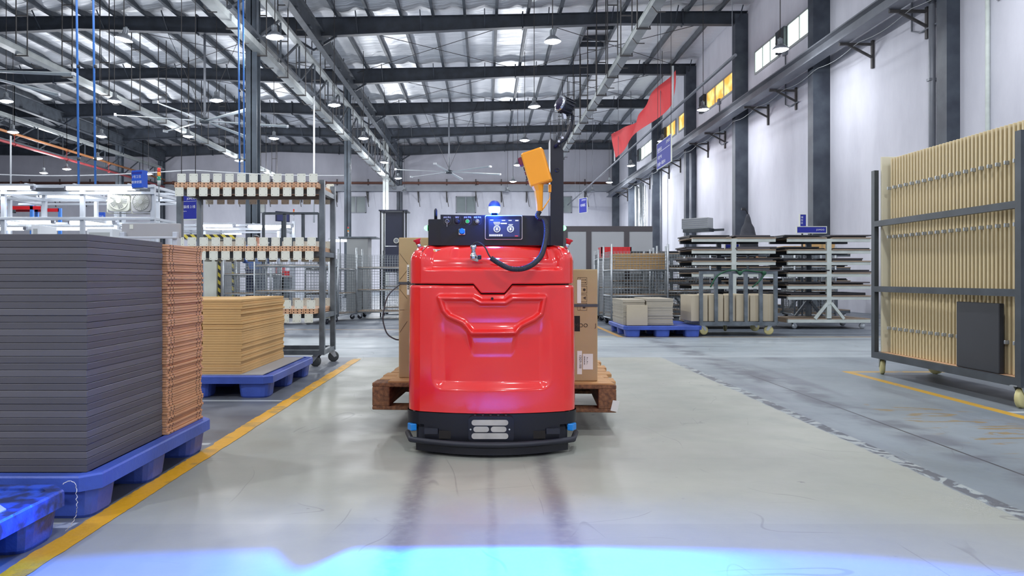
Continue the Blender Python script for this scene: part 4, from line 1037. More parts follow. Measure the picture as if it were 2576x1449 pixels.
for (a, b) in (((0.005, 0.66), (0.05, 0.60)), ((0.005, 0.52), (0.045, 0.57)), ((0.005, 0.47), (0.045, 0.42)), ((0.005, 0.24), (0.045, 0.30)), ((0.005, 0.36), (0.03, 0.36))):
    MB().bar((-w1+a[0], -0.0008, a[1]), (-w1+b[0], -0.0008, b[1]), 0.0014).build('printed_line', M['darkprint'], cl)
loopp = [(-w1+0.01, -0.01, 0.498), (-w1-0.05, -0.03, 0.44), (-w1-0.075, -0.03, 0.36), (-w1-0.080, -0.02, 0.30), (-w1-0.06, -0.01, 0.235), (-w1-0.02, 0, 0.205), (-w1+0.005, 0.02, 0.20)]
MB().tube(cat([Vector(p) for p in loopp], 6), 0.004, 5).build('loose_strap', M['strap'], cl)
cr_, w2, h2 = carton('carton', 0.055, 0.574, 3.80, 4.85, 0.252, 0.826, 'shorter kraft carton standing on the pallet, right behind the red truck')
fx0 = w2-0.102
for k in range(4):
    z_ = 0.495-k*0.044
    for (a, b, c, d) in ((0, 0.048, 0, 0.0012), (0, 0.048, 0.036, 0.0372), (0, 0.0012, 0, 0.037), (0.047, 0.0482, 0, 0.037), (0.012, 0.0132, 0, 0.037)):
        MB().box(fx0+a, fx0+b, -0.0012, 0, z_+c, z_+d).build('printed_frame', M['darkprint'], cr_)
    g = MB()
    if k == 0:
        for zz in (0.010, 0.024): g.box(fx0+0.018, fx0+0.042, -0.0012, 0, z_+zz, z_+zz+0.0015).prism([(fx0+0.038, z_+zz-0.003), (fx0+0.044, z_+zz+0.0007), (fx0+0.038, z_+zz+0.004)], -0.0012, 0)
    elif k == 1: g.lathe([(0.007, -0.0012), (0.007, 0)], (fx0+0.034, 0, z_+0.018), 10, 'y')
    elif k == 2: g.prism([(fx0+0.026, z_+0.02), (fx0+0.042, z_+0.028), (fx0+0.040, z_+0.010), (fx0+0.034, z_+0.018)], -0.0012, 0)
    else: g.box(fx0+0.026, fx0+0.04, -0.0012, 0, z_+0.01, z_+0.026)
    g.build('printed_symbol', M['darkprint'], cr_)
text('JOMOO', 0.029, M['darkprint'], cr_, (w2-0.100, -0.001, 0.285), (pi/2, 0, 0))
text('J', 0.029, M['darkprint'], cr_, (w2-0.010, -0.001, 0.285), (pi/2, 0, 0))
lb = MB().box(w2-0.105, w2-0.080, -0.002, 0, 0.035, 0.155).build('label', M['paper'], cr_)
text('12I29-100', 0.017, M['darkprint'], cr_, (w2-0.089, -0.0025, 0.10), (pi/2, radians(90), 0))
MB().box(w2-0.076, w2-0.024, -0.002, 0, 0.06, 0.14).build('label', M['paper'], cr_)
g = MB()
for k in range(9): g.box(w2-0.070, w2-0.064, -0.0026, -0.002, 0.085+k*0.005, 0.0875+k*0.005)
for k in range(6): g.box(w2-0.056, w2-0.054+0.002*(k % 3), -0.0026, -0.002, 0.085+k*0.007, 0.088+k*0.007)
g.build('label_print', M['darkprint'], cr_, kind='stuff')
MB().box(w2-0.105, w2-0.085, -0.002, 0, 0.30+0.1, 0.52).build('label', M['paper'], cr_)
MB().bbox(-0.016, 0.016, -0.0015, 0, -0.04, 0.04, 0.0007).build('hand_hole', M['hole'], cr_, (w2-0.106, 0.001, 0.295))

# ================================================================== PLASTIC PALLETS AND STACKS
def plastic_pallet(label, x0, x1, y0, y1, mat='bluepl', deck=(0.096, 0.146)):
    o = thing('plastic_pallet', label, 'pallet', (x1, y0, 0))
    w_, d_ = x1-x0, y1-y0
    mb = MB(); c = 0.05; z0, z1 = deck; rim = 0.045
    poly = [(-w_+c, 0), (-c, 0), (0, c), (0, d_-c), (-c, d_), (-w_+c, d_), (-w_, d_-c), (-w_, c)]
    mb.prism(poly, z0, z1-0.006, 'z'); 
    inn = [(-w_+c+rim*0.4, rim), (-c-rim*0.4, rim), (-rim, c+rim*0.4), (-rim, d_-c-rim*0.4), (-c-rim*0.4, d_-rim), (-w_+c+rim*0.4, d_-rim), (-w_+rim, d_-c-rim*0.4), (-w_+rim, c+rim*0.4)]
    vs_ = [(a, b, z1-0.006) for a, b in poly]+[(a*1.0, b, z1) for a, b in [(p[0]+(0.004 if p[0] < -w_/2 else -0.004), p[1]+(0.004 if p[1] < d_/2 else -0.004)) for p in poly]]+[(a, b, z1) for a, b in inn]+[(a, b, z1-0.008) for a, b in inn]
    fs_ = []
    for k in range(8):
        j = (k+1) % 8
        fs_ += [(k, j, 8+j, 8+k), (8+k, 8+j, 16+j, 16+k), (16+k, 16+j, 24+j, 24+k)]
    fs_.append(tuple(range(24, 32)))
    mb.add(vs_, fs_); mb.build('deck', M[mat], o)
    ft = MB(); n = 16; r1 = []; 
    def rr(s_, z): 
        return [(s_*(abs(cos(a))**0.45)*(1 if cos(a) > 0 else -1), s_*0.9*(abs(sin(a))**0.45)*(1 if sin(a) > 0 else -1), z) for a in [2*pi*(k+0.5)/n for k in range(n)]]
    V = rr(0.088, 0.0)+rr(0.094, 0.01)+rr(0.105, z0+0.001)
    Fs = [(r*n+k, r*n+(k+1) % n, (r+1)*n+(k+1) % n, (r+1)*n+k) for r in range(2) for k in range(n)]+[tuple(range(n-1, -1, -1)), tuple(range(2*n, 3*n))]
    ft.add(V, Fs, False); me = ft.mesh('foot', M[mat])
    for fx in (-0.125, -w_/2, -w_+0.125):
        for fy in (0.115, d_/2, d_-0.115): link('foot', me, o, (fx, fy, 0))
    for fx, fy in ((-0.10, 0.10), (-0.10, d_/2), (-0.10, d_-0.1), (-w_/2, 0.10)):
        pr = rrect(-0.05, 0.05, -0.032, 0.032, 0.028, 4)
        MB().prism([(a+fx-0.02, b+fy) for a, b in pr], z1-0.007, z1-0.0068, 'z').build('slot', M['hole'], o)
    return o
plastic_pallet('worn blue plastic pallet nearest the camera, wrapped in torn film', -2.30, -1.268, 1.15, 2.275, 'wornblue')
tag(MB().prism([(-2.2, 1.2), (-1.305, 1.2), (-1.31, 2.02), (-1.50, 2.19), (-2.2, 2.235)], 0.1465, 0.150, 'z').build('grey_sheet', M['boardgrey']), 'grey sheet lying on the worn nearest blue pallet', 'sheet')
fp_ = [Vector((-1.30, 2.27, 0.147)), Vector((-1.285, 2.28, 0.155)), Vector((-1.265, 2.28, 0.145)), Vector((-1.262, 2.28, 0.11)), Vector((-1.258, 2.275, 0.08)), Vector((-1.264, 2.28, 0.05)), Vector((-1.272, 2.27, 0.025)), Vector((-1.29, 2.27, 0.004))]
tag(MB().tube([p+Vector((0.002*sin(i*2.1), 0.002*cos(i*1.7), 0)) for i, p in enumerate(cat(fp_, 6))], 0.0011, 5).build('loose_thread', M['paper']), 'curly plastic thread hanging off the worn nearest pallet', 'thread')
plastic_pallet('blue plastic pallet under the charcoal and brown panel stacks', -2.28, -1.252, 2.365, 3.405)
plastic_pallet('blue plastic pallet under the orange-tan cardboard stack', -2.42, -1.392, 4.79, 6.00)
plastic_pallet('blue plastic pallet under the pale flat boxes, beside the mesh cage', 1.83, 2.87, 9.78, 11.05)

def stack(name, lab, cat_, grp, mats, x0, x1, y0, y1, z0, z1, n, jx, jy, extra=None, step_top=None):
    t = (z1-z0)/n; mes = []
    for m_ in mats: mes.append(MB().bbox(x0, x1, y0, y1, 0.0004, t-0.0006, 0.0015).mesh(name, M[m_]))
    for k in range(n):
        o = bpy.data.objects.new(name, mes[k % len(mes)]); COL.objects.link(o)
        o.location = (random.uniform(-jx, jx), random.uniform(-jy, jy), z0+k*t)
        q = n-k
        tag(o, lab % ('topmost' if q == 1 else nth(q)+' from the top' if k else 'lowest'), cat_, grp)
        if extra: extra(o, t)
stack('panel', 'charcoal panel in the big stack at the left, %s', 'panel', 'charcoal panels in the left stack', ['greypanel', 'greypanel', 'greypanel2'], -2.22, -1.301, 2.412, 2.975, 0.1465, 0.925, 35, 0.0016, 0.0015)
slotme = {}
def slots(o, t):
    if 'm' not in slotme:
        mb = MB()
        for y in (3.015, 3.045, 3.30, 3.335): mb.lathe([(0.0034, -1.2885), (0.0034, -1.2875)], (0, y, t/2), 6, 'x')
        slotme['m'] = mb.mesh('dowel_holes', M['hole'])
    link('dowel_holes', slotme['m'], o, kind='stuff')
stack('panel', 'brown drilled board in the stack behind the charcoal one, %s', 'panel', 'brown boards in the left stack', ['brownpanel'], -2.2, -1.288, 2.99, 3.362, 0.1465, 0.918, 76, 0.005, 0.004, slots)
tag(MB().box(-2.30, -1.46, 4.84, 5.93, 0.1455, 0.150).build('grey_sheet', M['boardgrey']), 'thin sheet between the blue pallet and the orange-tan cardboard', 'sheet')
stack('flat_box', 'tan flat box in the right pile of the cardboard stack, %s', 'flat box', 'tan flat boxes, right pile', ['kraft'], -1.868, -1.605, 4.862, 5.88, 0.1505, 0.641, 30, 0.008, 0.004)
stack('flat_box', 'tan flat box in the left pile of the cardboard stack, %s', 'flat box', 'tan flat boxes, left pile', ['kraft'], -2.32, -1.876, 4.87, 5.86, 0.1505, 0.636, 30, 0.004, 0.006)
stack('flat_box', 'pale flat box in the left pile on the far blue pallet, %s', 'flat box', 'pale flat boxes, left pile', ['greycard'], 1.86, 2.16, 10.02, 10.85, 0.1465, 0.490, 18, 0.006, 0.01)
stack('flat_box', 'pale flat box in the right pile on the far blue pallet, %s', 'flat box', 'pale flat boxes, right pile', ['greycard'], 2.17, 2.535, 10.0, 10.85, 0.1465, 0.505, 20, 0.008, 0.01)
o = thing('leaning_carton', 'plain beige flat carton leaning on the pale flat boxes', 'carton', (2.035, 9.93, 0.1465)); MB().bbox(-0.14, 0.14, 0, 0.035, 0, 0.27, 0.004).build('box_body', M['beigebox'], o)

# ================================================================== WHEELED RACK WITH WHITE BRACKET BOARDS
def caster_meshes(wheelmat, r=0.05):
    fk = MB().box(-0.035, 0.035, -0.04, 0.04, 0.0, 0.006)
    for s in (-1, 1): fk.prism([(-0.03, 0), (0.03, 0), (0.035+r*0.3, -r*1.05), (0.012+r*0.3, -r*1.25)], s*0.022-0.002, s*0.022+0.002, 'y')
    wl = MB().lathe([(0.012, -0.018), (r*0.8, -0.017), (r, -0.012), (r, 0.012), (r*0.8, 0.017), (0.012, 0.018)], (0.02, 0, -r*1.12), 18, 'y')
    return fk.mesh('caster', M['zinc']), wl.mesh('wheel', M[wheelmat])
CAST = {k: caster_meshes(m_, r) for k, m_, r in (('dark', 'darkwheel', 0.05), ('cream', 'yellowwheel', 0.062), ('white', 'zinc', 0.045), ('small', 'rubber', 0.045))}
def casters(o, pts, kind, z):
    for (x, y, a) in pts:
        c = link('caster', CAST[kind][0], o, (x, y, z), (0, 0, a)); link('wheel', CAST[kind][1], c)
rx0, rx1, ry0, ry1 = -2.72, -1.42, 6.5, 7.0
rk = thing('wheeled_rack', 'grey steel wheeled rack full of boards with white bracket plates', 'rack', ((rx0+rx1)/2, ry0, 0))
hw_ = (rx1-rx0)/2; dp = ry1-ry0
for (x, y) in ((-hw_, 0), (hw_-0.045, 0), (-hw_, dp-0.045), (hw_-0.045, dp-0.045)):
    MB().box(x, x+0.045, y, y+0.045, 0.105, 1.645 if x > 0 else 1.56).build('post', M['graysteel'], rk)
for z in (0.105, 0.43, 0.972, 1.522):
    MB().box(-hw_+0.045, hw_-0.045, 0.003, 0.04, z, z+0.042).box(-hw_+0.045, hw_-0.045, dp-0.042, dp-0.003, z, z+0.042).box(-hw_+0.003, -hw_+0.042, 0.045, dp-0.045, z, z+0.042).box(hw_-0.042, hw_-0.003, 0.045, dp-0.045, z, z+0.042).build('shelf_frame', M['graysteel'], rk)
casters(rk, [(-hw_+0.05, 0.05, 0.4), (hw_-0.07, 0.05, 2.8), (-hw_+0.05, dp-0.05, 1), (hw_-0.03, dp-0.06, 0.2)], 'dark', 0.104)
bdm = MB().bbox(-0.0495, 0.0495, 0, 0.70, 0, 0.0215, 0.001).mesh('shelf_board', M['mdf'])
hlm = MB()
for x in (-0.034, 0, 0.034): hlm.lathe([(0.0055, -0.0012), (0.0055, 0.0)], (x, 0, 0.011), 8, 'y')
hlm = hlm.mesh('dowel_holes', M['hole'])
pm = MB().prism(rrect(-0.0365, 0.0365, -0.038, 0.038, 0.006, 3), -0.002, 0.0, 'y')
pmm = pm.mesh('bracket_plate', M['plate'])
pd = MB()
for x in (-0.024, 0.024):
    for z in (-0.024, 0.024): pd.lathe([(0.0026, -0.0028), (0.0026, -0.002)], (x, 0, z), 6, 'y')
pdm = pd.mesh('plate_holes', M['hole'])
def bracket_board(x, y, z, up, label, grp, dx):
    o = thing('bracket_board', label, 'board', (x, y, z), random.uniform(-0.006, 0.006), grp)
    link('board', bdm, o); link('dowel_holes', hlm, o, kind='stuff')
    s = 1 if up else -1; zc = (0.0215+0.038) if up else -0.038
    for yy_ in (0.0, 0.702):
        p = link('bracket_plate', pmm, o, (dx, yy_, zc)); link('plate_holes', pdm, p, kind='stuff')
for lev, zt0, nb_, x_start, lname, k0 in ((0, 1.5645, 12, -2.640, 'top', 0), (1, 1.0145, 12, -2.655, 'middle', 0), (2, 0.4725, 5, -1.936, 'bottom', 7)):
    for k in range(nb_):
        x = x_start+k*0.1035+(0.0 if lev != 2 else 0)
        pos = nth(nb_-k)+' from the right'
        if k == nb_-1: pos = 'rightmost'
        bracket_board(x, 6.385, zt0, False, 'lower board with hanging white plate on the %s shelf, %s' % (lname, pos), 'lower bracket boards, %s shelf' % lname, -0.006)
        bracket_board(x, 6.388, zt0+0.022, True, 'upper board with upright white plate on the %s shelf, %s' % (lname, pos), 'upper bracket boards, %s shelf' % lname, 0.012)

# ================================================================== MESH CAGE TROLLEYS
def wirepanel(w_, h_, pitch=0.05, t=0.0022):
    mb = MB(); n = int(w_/pitch); m_ = int(h_/pitch)
    for i in range(n+1): x = i*w_/n; mb.box(x-t, x+t, -t, t, 0, h_)
    for j in range(m_+1): z = j*h_/m_; mb.box(0, w_, -t, t, z-t, z+t)
    return mb
def cage(label, x, y, rz, w_=0.93, d_=0.68, h_=1.22, shelves=(0.13, 0.50, 0.92), wheels='small', boardmat='ply', posts=1.34, group='mesh cage trolleys', front=True):
    o = thing('cage_trolley', label, 'trolley', (x, y, 0), rz, group)
    for (px_, py_) in ((0, 0), (w_, 0), (0, d_), (w_, d_)):
        MB().tube([(px_, py_, 0.10), (px_, py_, posts)], 0.017, 8).build('post', M['zinc'], o)
    me1 = wirepanel(w_, h_-0.14).mesh('wire_panel', M['wire']); me2 = wirepanel(d_, h_-0.14).mesh('wire_panel', M['wire'])
    if front: link('wire_panel', me1, o, (0, 0, 0.14), kind='stuff')
    link('wire_panel', me1, o, (0, d_, 0.14), kind='stuff')
    link('wire_panel', me2, o, (0, 0, 0.14), (0, 0, pi/2), kind='stuff'); link('wire_panel', me2, o, (w_, 0, 0.14), (0, 0, pi/2), kind='stuff')
    for z in shelves:
        s = MB().box(0.02, w_-0.02, 0.02, d_-0.02, z+0.002, z+0.016).build('shelf', M[boardmat], o)
        MB().tube([(0, 0, z-0.008), (w_, 0, z-0.008)], 0.012, 6).tube([(0, d_, z-0.008), (w_, d_, z-0.008)], 0.012, 6).tube([(0, 0, z-0.008), (0, d_, z-0.008)], 0.012, 6).tube([(w_, 0, z-0.008), (w_, d_, z-0.008)], 0.012, 6).build('shelf_rail', M['zinc'], s)
    casters(o, [(0.04, 0.05, 0.3), (w_-0.04, 0.05, 2), (0.04, d_-0.05, 1), (w_-0.04, d_-0.05, 0)], wheels, 0.101)
    return o
cage('mesh cage trolley with tan cardboard on its upper shelf, behind the far blue pallet', 2.06, 12.1, radians(2))
stack('flat_box', 'tan flat box on the upper shelf of the right mesh cage, %s', 'flat box', 'tan flat boxes in the cage', ['kraft', 'kraft2'], 2.13, 2.95, 12.16, 12.7, 0.937, 1.185, 13, 0.004, 0.006)
o = thing('red_crate', 'red plastic crate behind the mesh cage with the tan cardboard', 'crate', (2.42, 13.7, 1.16))
MB().box(-0.28, 0.28, 0, 0.38, 0, 0.02).box(-0.28, 0.28, 0, 0.02, 0.02, 0.20).box(-0.28, 0.28, 0.36, 0.38, 0.02, 0.20).box(-0.28, -0.26, 0, 0.38, 0.02, 0.20).box(0.26, 0.28, 0, 0.38, 0.02, 0.20).build('crate_shell', M['redpl'], o)
for k in range(6): MB().box(-0.24+k*0.09, -0.232+k*0.09, -0.01, 0, 0.0, 0.2).build('rib', M['redpl'], o)
cage('mesh cage trolley under the red plastic crate', 2.05, 13.45, radians(-3), shelves=(0.13, 0.6, 1.14), posts=1.30)
cage('mesh cage trolley right behind the tan cardboard cage', 3.14, 12.9, radians(5), w_=0.8, shelves=(0.13, 0.55, 0.95))
# left cages
cage('mesh cage trolley beside the tall black cabinet frame', -2.47, 14.1, radians(0), w_=1.1, shelves=(0.14, 0.55, 0.98), posts=1.36)
cage('mesh cage trolley left of the one by the black cabinet', -2.62, 13.12, radians(80), w_=0.95, d_=0.62, shelves=(0.13, 0.5, 0.95), posts=1.3)
cage('mesh cage trolley under the dark machine guard', -3.88, 12.4, radians(0), w_=1.25, shelves=(0.16, 0.56, 0.99), posts=1.12, h_=1.12)
cage('mesh cage trolley in front of the person in blue', -4.72, 13.3, radians(0), w_=0.85, shelves=(0.5, 0.85), posts=1.1, h_=1.05)
cage('mesh cage trolley behind the black cabinet frame', -2.2, 16.0, radians(10), shelves=(0.14, 0.6, 1.0), posts=1.4)

# ---- tall black cabinet frame on the left
o = thing('cabinet_frame', 'tall black open cabinet frame with round white sticker', 'cabinet', (-2.14, 14.95, 0))
for x in (0, 0.46):
    for y in (0, 0.5): MB().box(x, x+0.025, y, y+0.025, 0, 2.14).build('post', M['black'], o)
MB().box(-0.02, 0.56, -0.05, 0.55, 2.14, 2.16).build('top_panel', M['navy'], o)
MB().box(0.1, 0.46, 0.05, 0.08, 1.44, 2.12).build('door_panel', M['navy'], o)
dpn = MB().box(0.1, 0.48, 0.0, 0.03, 0.9, 1.42).build('door_panel', M['navy'], o)
MB().lathe([(0.055, -0.002), (0.055, 0)], (0.33, 0.0, 1.28+0.26), 20, 'y').build('sticker', M['plate'], o, (0, -0.002, 0))
MB().lathe([(0.042, -0.004), (0.042, -0.002)], (0.33, 0.0, 1.54), 20, 'y').build('sticker_disc', M['greypipe'], o, (0, -0.002, 0))
MB().box(0.03, 0.055, 0.0, 0.02, 1.0, 2.1).build('white_strip', M['white'], o)
# grey cabinet beside the column
o = thing('grey_cabinet', 'grey cabinet with overhanging top beyond the mesh cages', 'cabinet', (-3.0, 16.2, 0))
MB().bbox(-0.05, 0.42, 0, 0.5, 0, 1.66, 0.005).build('body', M['cabinet'], o); MB().box(-0.22, 0.6, -0.05, 0.55, 1.66, 1.69).build('top_panel', M['graysteel'], o)
MB().box(-0.20, -0.18, 0, 0.02, 0, 1.66).build('front_leg', M['graysteel'], o)

def stacklight(label, x, y, z, h=0.26, r=0.025, pole=0.3, cols=('stackred', 'stackamber', 'stackgreen')):
    o = thing('stack_light', label, 'signal light', (x, y, z))
    MB().tube([(0, 0, 0), (0, 0, pole)], r*0.4, 8).build('pole', M['zinc'], o)
    MB().lathe([(r, pole), (r, pole+h*0.28)], n=14).build('base', M['cabinet'], o)
    for k, c in enumerate(cols[::-1]):
        a = pole+h*0.28+k*h*0.24; MB().lathe([(r*0.98, a), (r, a+0.005), (r, a+h*0.23)], n=14).build('lens', M[c], o)
    return o

# ---- dark machine guard on the cage
o = thing('machine_guard', 'dark grey machine guard frame with three openings', 'machine guard', (-3.86, 12.75, 1.12))
x1_ = 1.0; zt_ = 0.80
MB().prism([(0, -0.10), (0, zt_-0.02), (0.04, zt_), (x1_-0.04, zt_), (x1_, zt_-0.02), (x1_, -0.10), (x1_-0.04, -0.1), (x1_-0.04, zt_-0.04), (0.04, zt_-0.04), (0.04, -0.1)], 0, 0.05, 'y').build('frame', M['darksteel'], o)
for x in (0.36, 0.68): MB().box(x, x+0.05, 0.0, 0.05, 0.34, zt_-0.03).build('mullion', M['darksteel'], o)
MB().box(0.04, x1_-0.04, 0.005, 0.045, 0.0, 0.36).build('lower_panel', M['darksteel'], o)
for x in (0.12, 0.88): MB().lathe([(0.012, -0.004), (0.012, 0.0)], (x, 0, 0.27), 10, 'y').build('bolt', M['zinc'], o)

# ---- control cabinet with hazard tape
o = thing('control_cabinet', 'pale control cabinet edged with black and yellow hazard tape', 'cabinet', (-5.30, 13.9, 0))
MB().bbox(0, 0.24, 0, 0.5, 0, 1.5, 0.006).build('body', M['greypl'], o); MB().bbox(0.25, 0.52, 0.1, 0.5, 0, 1.5, 0.006).build('door_panel', M['boardgrey'], o)
for x in (0.245, 0.50): MB().box(x, x+0.035, 0.06, 0.1, 0.0, 1.4).build('hazard_strip', M['hazard'], o)
MB().box(-0.35, 0.62, -0.06, -0.03, 1.52, 1.60).build('hazard_strip', M['hazard'], o); MB().box(-0.35, 0.62, -0.03, 0.5, 1.5, 1.56).build('top_panel', M['greypl'], o)
ws = MB().prism([(0.40, 1.15), (0.48, 1.15), (0.44, 1.23)], 0.09, 0.1, 'y').build('warning_sign', M['yellow'], o)

# ---- person in blue seen through the mesh
def person(x, y, rz):
    o = thing('person', 'person in a blue shirt and navy trousers standing behind the mesh cage, seen from behind', 'person', (x, y, 0), rz)
    J = {'pel': (0, 0, 0.93), 'sp': (0, 0.0, 1.15), 'ch': (0, 0.02, 1.34), 'nk': (0, 0.03, 1.47), 'hd': (0, 0.04, 1.58), 'tp': (0, 0.05, 1.66)}
    E = [('pel', 'sp'), ('sp', 'ch'), ('ch', 'nk'), ('nk', 'hd'), ('hd', 'tp')]; R = {'pel': (0.16, 0.12), 'sp': (0.15, 0.11), 'ch': (0.17, 0.12), 'nk': (0.06, 0.06), 'hd': (0.085, 0.095), 'tp': (0.06, 0.07)}
    for s, t in ((-1, 'l'), (1, 'r')):
        J['hp'+t] = (s*0.10, 0, 0.88); J['kn'+t] = (s*0.11, 0.02, 0.48); J['an'+t] = (s*0.11, -0.02, 0.09); J['to'+t] = (s*0.12, 0.14, 0.04)
        J['sh'+t] = (s*0.20, 0.02, 1.40); J['el'+t] = (s*0.27, 0.06, 1.14); J['wr'+t] = (s*0.20, 0.30, 1.10); J['ha'+t] = (s*0.17, 0.38, 1.10)
        E += [('pel', 'hp'+t), ('hp'+t, 'kn'+t), ('kn'+t, 'an'+t), ('an'+t, 'to'+t), ('ch', 'sh'+t), ('sh'+t, 'el'+t), ('el'+t, 'wr'+t), ('wr'+t, 'ha'+t)]
        R.update({'hp'+t: (0.10, 0.10), 'kn'+t: (0.065, 0.065), 'an'+t: (0.045, 0.045), 'to'+t: (0.045, 0.03), 'sh'+t: (0.06, 0.06), 'el'+t: (0.045, 0.045), 'wr'+t: (0.032, 0.03), 'ha'+t: (0.035, 0.022)})
    ks = list(J)
    def body(name, keep, m_, grow, parent):
        kk = [k for k in ks if k in keep]; me = bpy.data.meshes.new(name)
        me.from_pydata([J[k] for k in kk], [(kk.index(a), kk.index(b)) for a, b in E if a in kk and b in kk], [])
        ob = bpy.data.objects.new(name, me); COL.objects.link(ob); ob.parent = parent
        sk_ = ob.modifiers.new('skin', 'SKIN'); layer = me.skin_vertices.new() if not me.skin_vertices else me.skin_vertices
        for i, k in enumerate(kk): me.skin_vertices[0].data[i].radius = (R[k][0]*grow, R[k][1]*grow)
        me.skin_vertices[0].data[0].use_root = True
        su = ob.modifiers.new('sub', 'SUBSURF'); su.levels = 2; su.render_levels = 2
        me.materials.append(m_); return ob
    body('body', ks, M['skin'], 0.9, o)
    body('shirt', ['pel', 'sp', 'ch', 'hpl', 'hpr', 'shl', 'shr', 'ell', 'elr', 'wrl', 'wrr'], M['shirt'], 1.18, o)
    body('trousers', ['pel', 'hpl', 'hpr', 'knl', 'knr', 'anl', 'anr'], M['trouser'], 1.14, o)
    body('hair', ['hd', 'tp'], M['hair'], 1.06, o)
    return o
person(-4.66, 15.0, 0.15)

# ================================================================== RIGHT SIDE: BEIGE PANEL TROLLEY
TX0, TX1, TY0, TY1 = 3.17, 3.72, 4.38, 6.08
bt = thing('panel_trolley', 'tall steel wheeled trolley at the right edge full of upright beige panels', 'trolley', (TX0, TY0, 0))
LT = TY1-TY0
for (x, y) in ((0, 0), (0, LT-0.05), (0.52, 0), (0.52, LT-0.05)): MB().box(x, x+0.035, y, y+0.05, 0.13, 1.66).build('post', M['darksteel'], bt)
MB().box(0, 0.04, 0.05, LT-0.05, 0.13, 0.18).box(0.52, 0.555, 0.05, LT-0.05, 0.13, 0.18).box(0.04, 0.52, 0, 0.05, 0.13, 0.18).box(0.04, 0.52, LT-0.05, LT, 0.13, 0.18).build('base_frame', M['darksteel'], bt)
MB().box(0.04, 0.52, 0.05, LT-0.05, 0.165, 0.18).build('base_board', M['mdf'], bt)
for z in (0.67, 1.20): MB().box(0.0, 0.035, 0.05, LT-0.05, z, z+0.045).box(0.52, 0.555, 0.05, LT-0.05, z, z+0.045).build('side_rail', M['darksteel'], bt)
casters(bt, [(0.03, 0.05, 0.5), (0.05, LT-0.08, 1.2), (0.5, 0.05, 0), (0.5, LT-0.08, 2)], 'cream', 0.132)
pz0 = 0.181
npan = 40
me = MB().bbox(0, 0.44, 0, 0.017, 0, 1.56, 0.002).mesh('door_panel', M['beige'])
hm = MB()
for z in (0.20, 0.50, 0.93, 1.32): hm.bbox(-0.03, 0.0, 0.002, 0.014, z-0.012, z+0.012, 0.002)
hm = hm.mesh('hinge', M['zinc'])
for k in range(npan):
    y = TY0+0.07+k*0.0385
    if k == npan-1: 
        o = bpy.data.objects.new('door_panel', MB().bbox(0, 0.47, 0, 0.02, 0, 1.585, 0.002).mesh('door_panel', M['cream'])); o.location = (TX0+0.045-0.0, TY1-0.078, pz0)
    else:
        short = k < 12 and False
        o = bpy.data.objects.new('door_panel', me); o.location = (TX0+0.075+0.0005*(npan-k), y, pz0)
    COL.objects.link(o); tag(o, 'upright beige door panel in the right trolley, %s' % ('nearest the camera' if k == 0 else 'farthest and palest' if k == npan-1 else nth(k+1)+' counted from the near end'), 'panel', 'beige door panels')
    if k != npan-1 and k % 2 == 0: link('hinge', hm, o, kind='stuff')
o = thing('dark_opening_slab', 'black slab imitating the dark opening low in the beige panel trolley', 'box', (TX0+0.037, 4.62, 0.182))  # black slab added to imitate the dark opening without panels
MB().bbox(0, 0.034, 0, 0.42, 0, 0.44, 0.004).build('box_body', M['blackpanel'], o)

# ================================================================== WHITE ARM RACKS
LV = (0.50, 0.665, 0.85, 1.03, 1.205, 1.385)
def arm_rack(label, x0, x1, y, dpt=0.72, levels=LV, fm='whitesteel', post=None):
    w_ = x1-x0; o = thing('arm_rack', label, 'rack', (x0, y, 0), 0, 'white arm racks')
    for fr, yy_ in ((0, 0.0), (1, dpt)):
        MB().box(w_/2-0.035, w_/2+0.035, yy_, yy_+0.05, 0.15, levels[-1]).build('post', M[fm if fr == 0 else 'graysteel'], o)
        for s in (-1, 1): MB().bar((w_/2+s*0.22, yy_+0.0, 0.16), (w_/2+s*0.03, yy_+0.0, 0.40), 0.04).build('brace', M[fm if fr == 0 else 'graysteel'], o)
        for z in levels: MB().box(0, w_, yy_-0.003, yy_+0.053, z-0.048, z).build('arm', M[fm if fr == 0 else 'darksteel'], o)
        MB().box(0, w_, yy_, yy_+0.05, 0.10, 0.15).build('base_bar', M[fm], o)
    MB().box(0, 0.05, 0.05, dpt, 0.10, 0.15).box(w_-0.05, w_, 0.05, dpt, 0.10, 0.15).box(0.0, w_, 0.0, dpt+0.05, 0.152, 0.165).build('base_deck', M['ply'], o)
    for z in levels:
        MB().box(0.0, w_/2-0.045, -0.02, dpt+0.12, z+0.001, z+0.018).build('shelf_board', M['ply'], o)
        MB().box(w_/2+0.045, w_, -0.02, dpt+0.12, z+0.001, z+0.018).build('shelf_board', M['ply'], o)
    casters(o, [(0.1, 0.05, 0.3), (w_-0.08, 0.05, 2.6), (0.1, dpt, 1), (w_-0.1, dpt, 0)], 'white', 0.101)
    return o
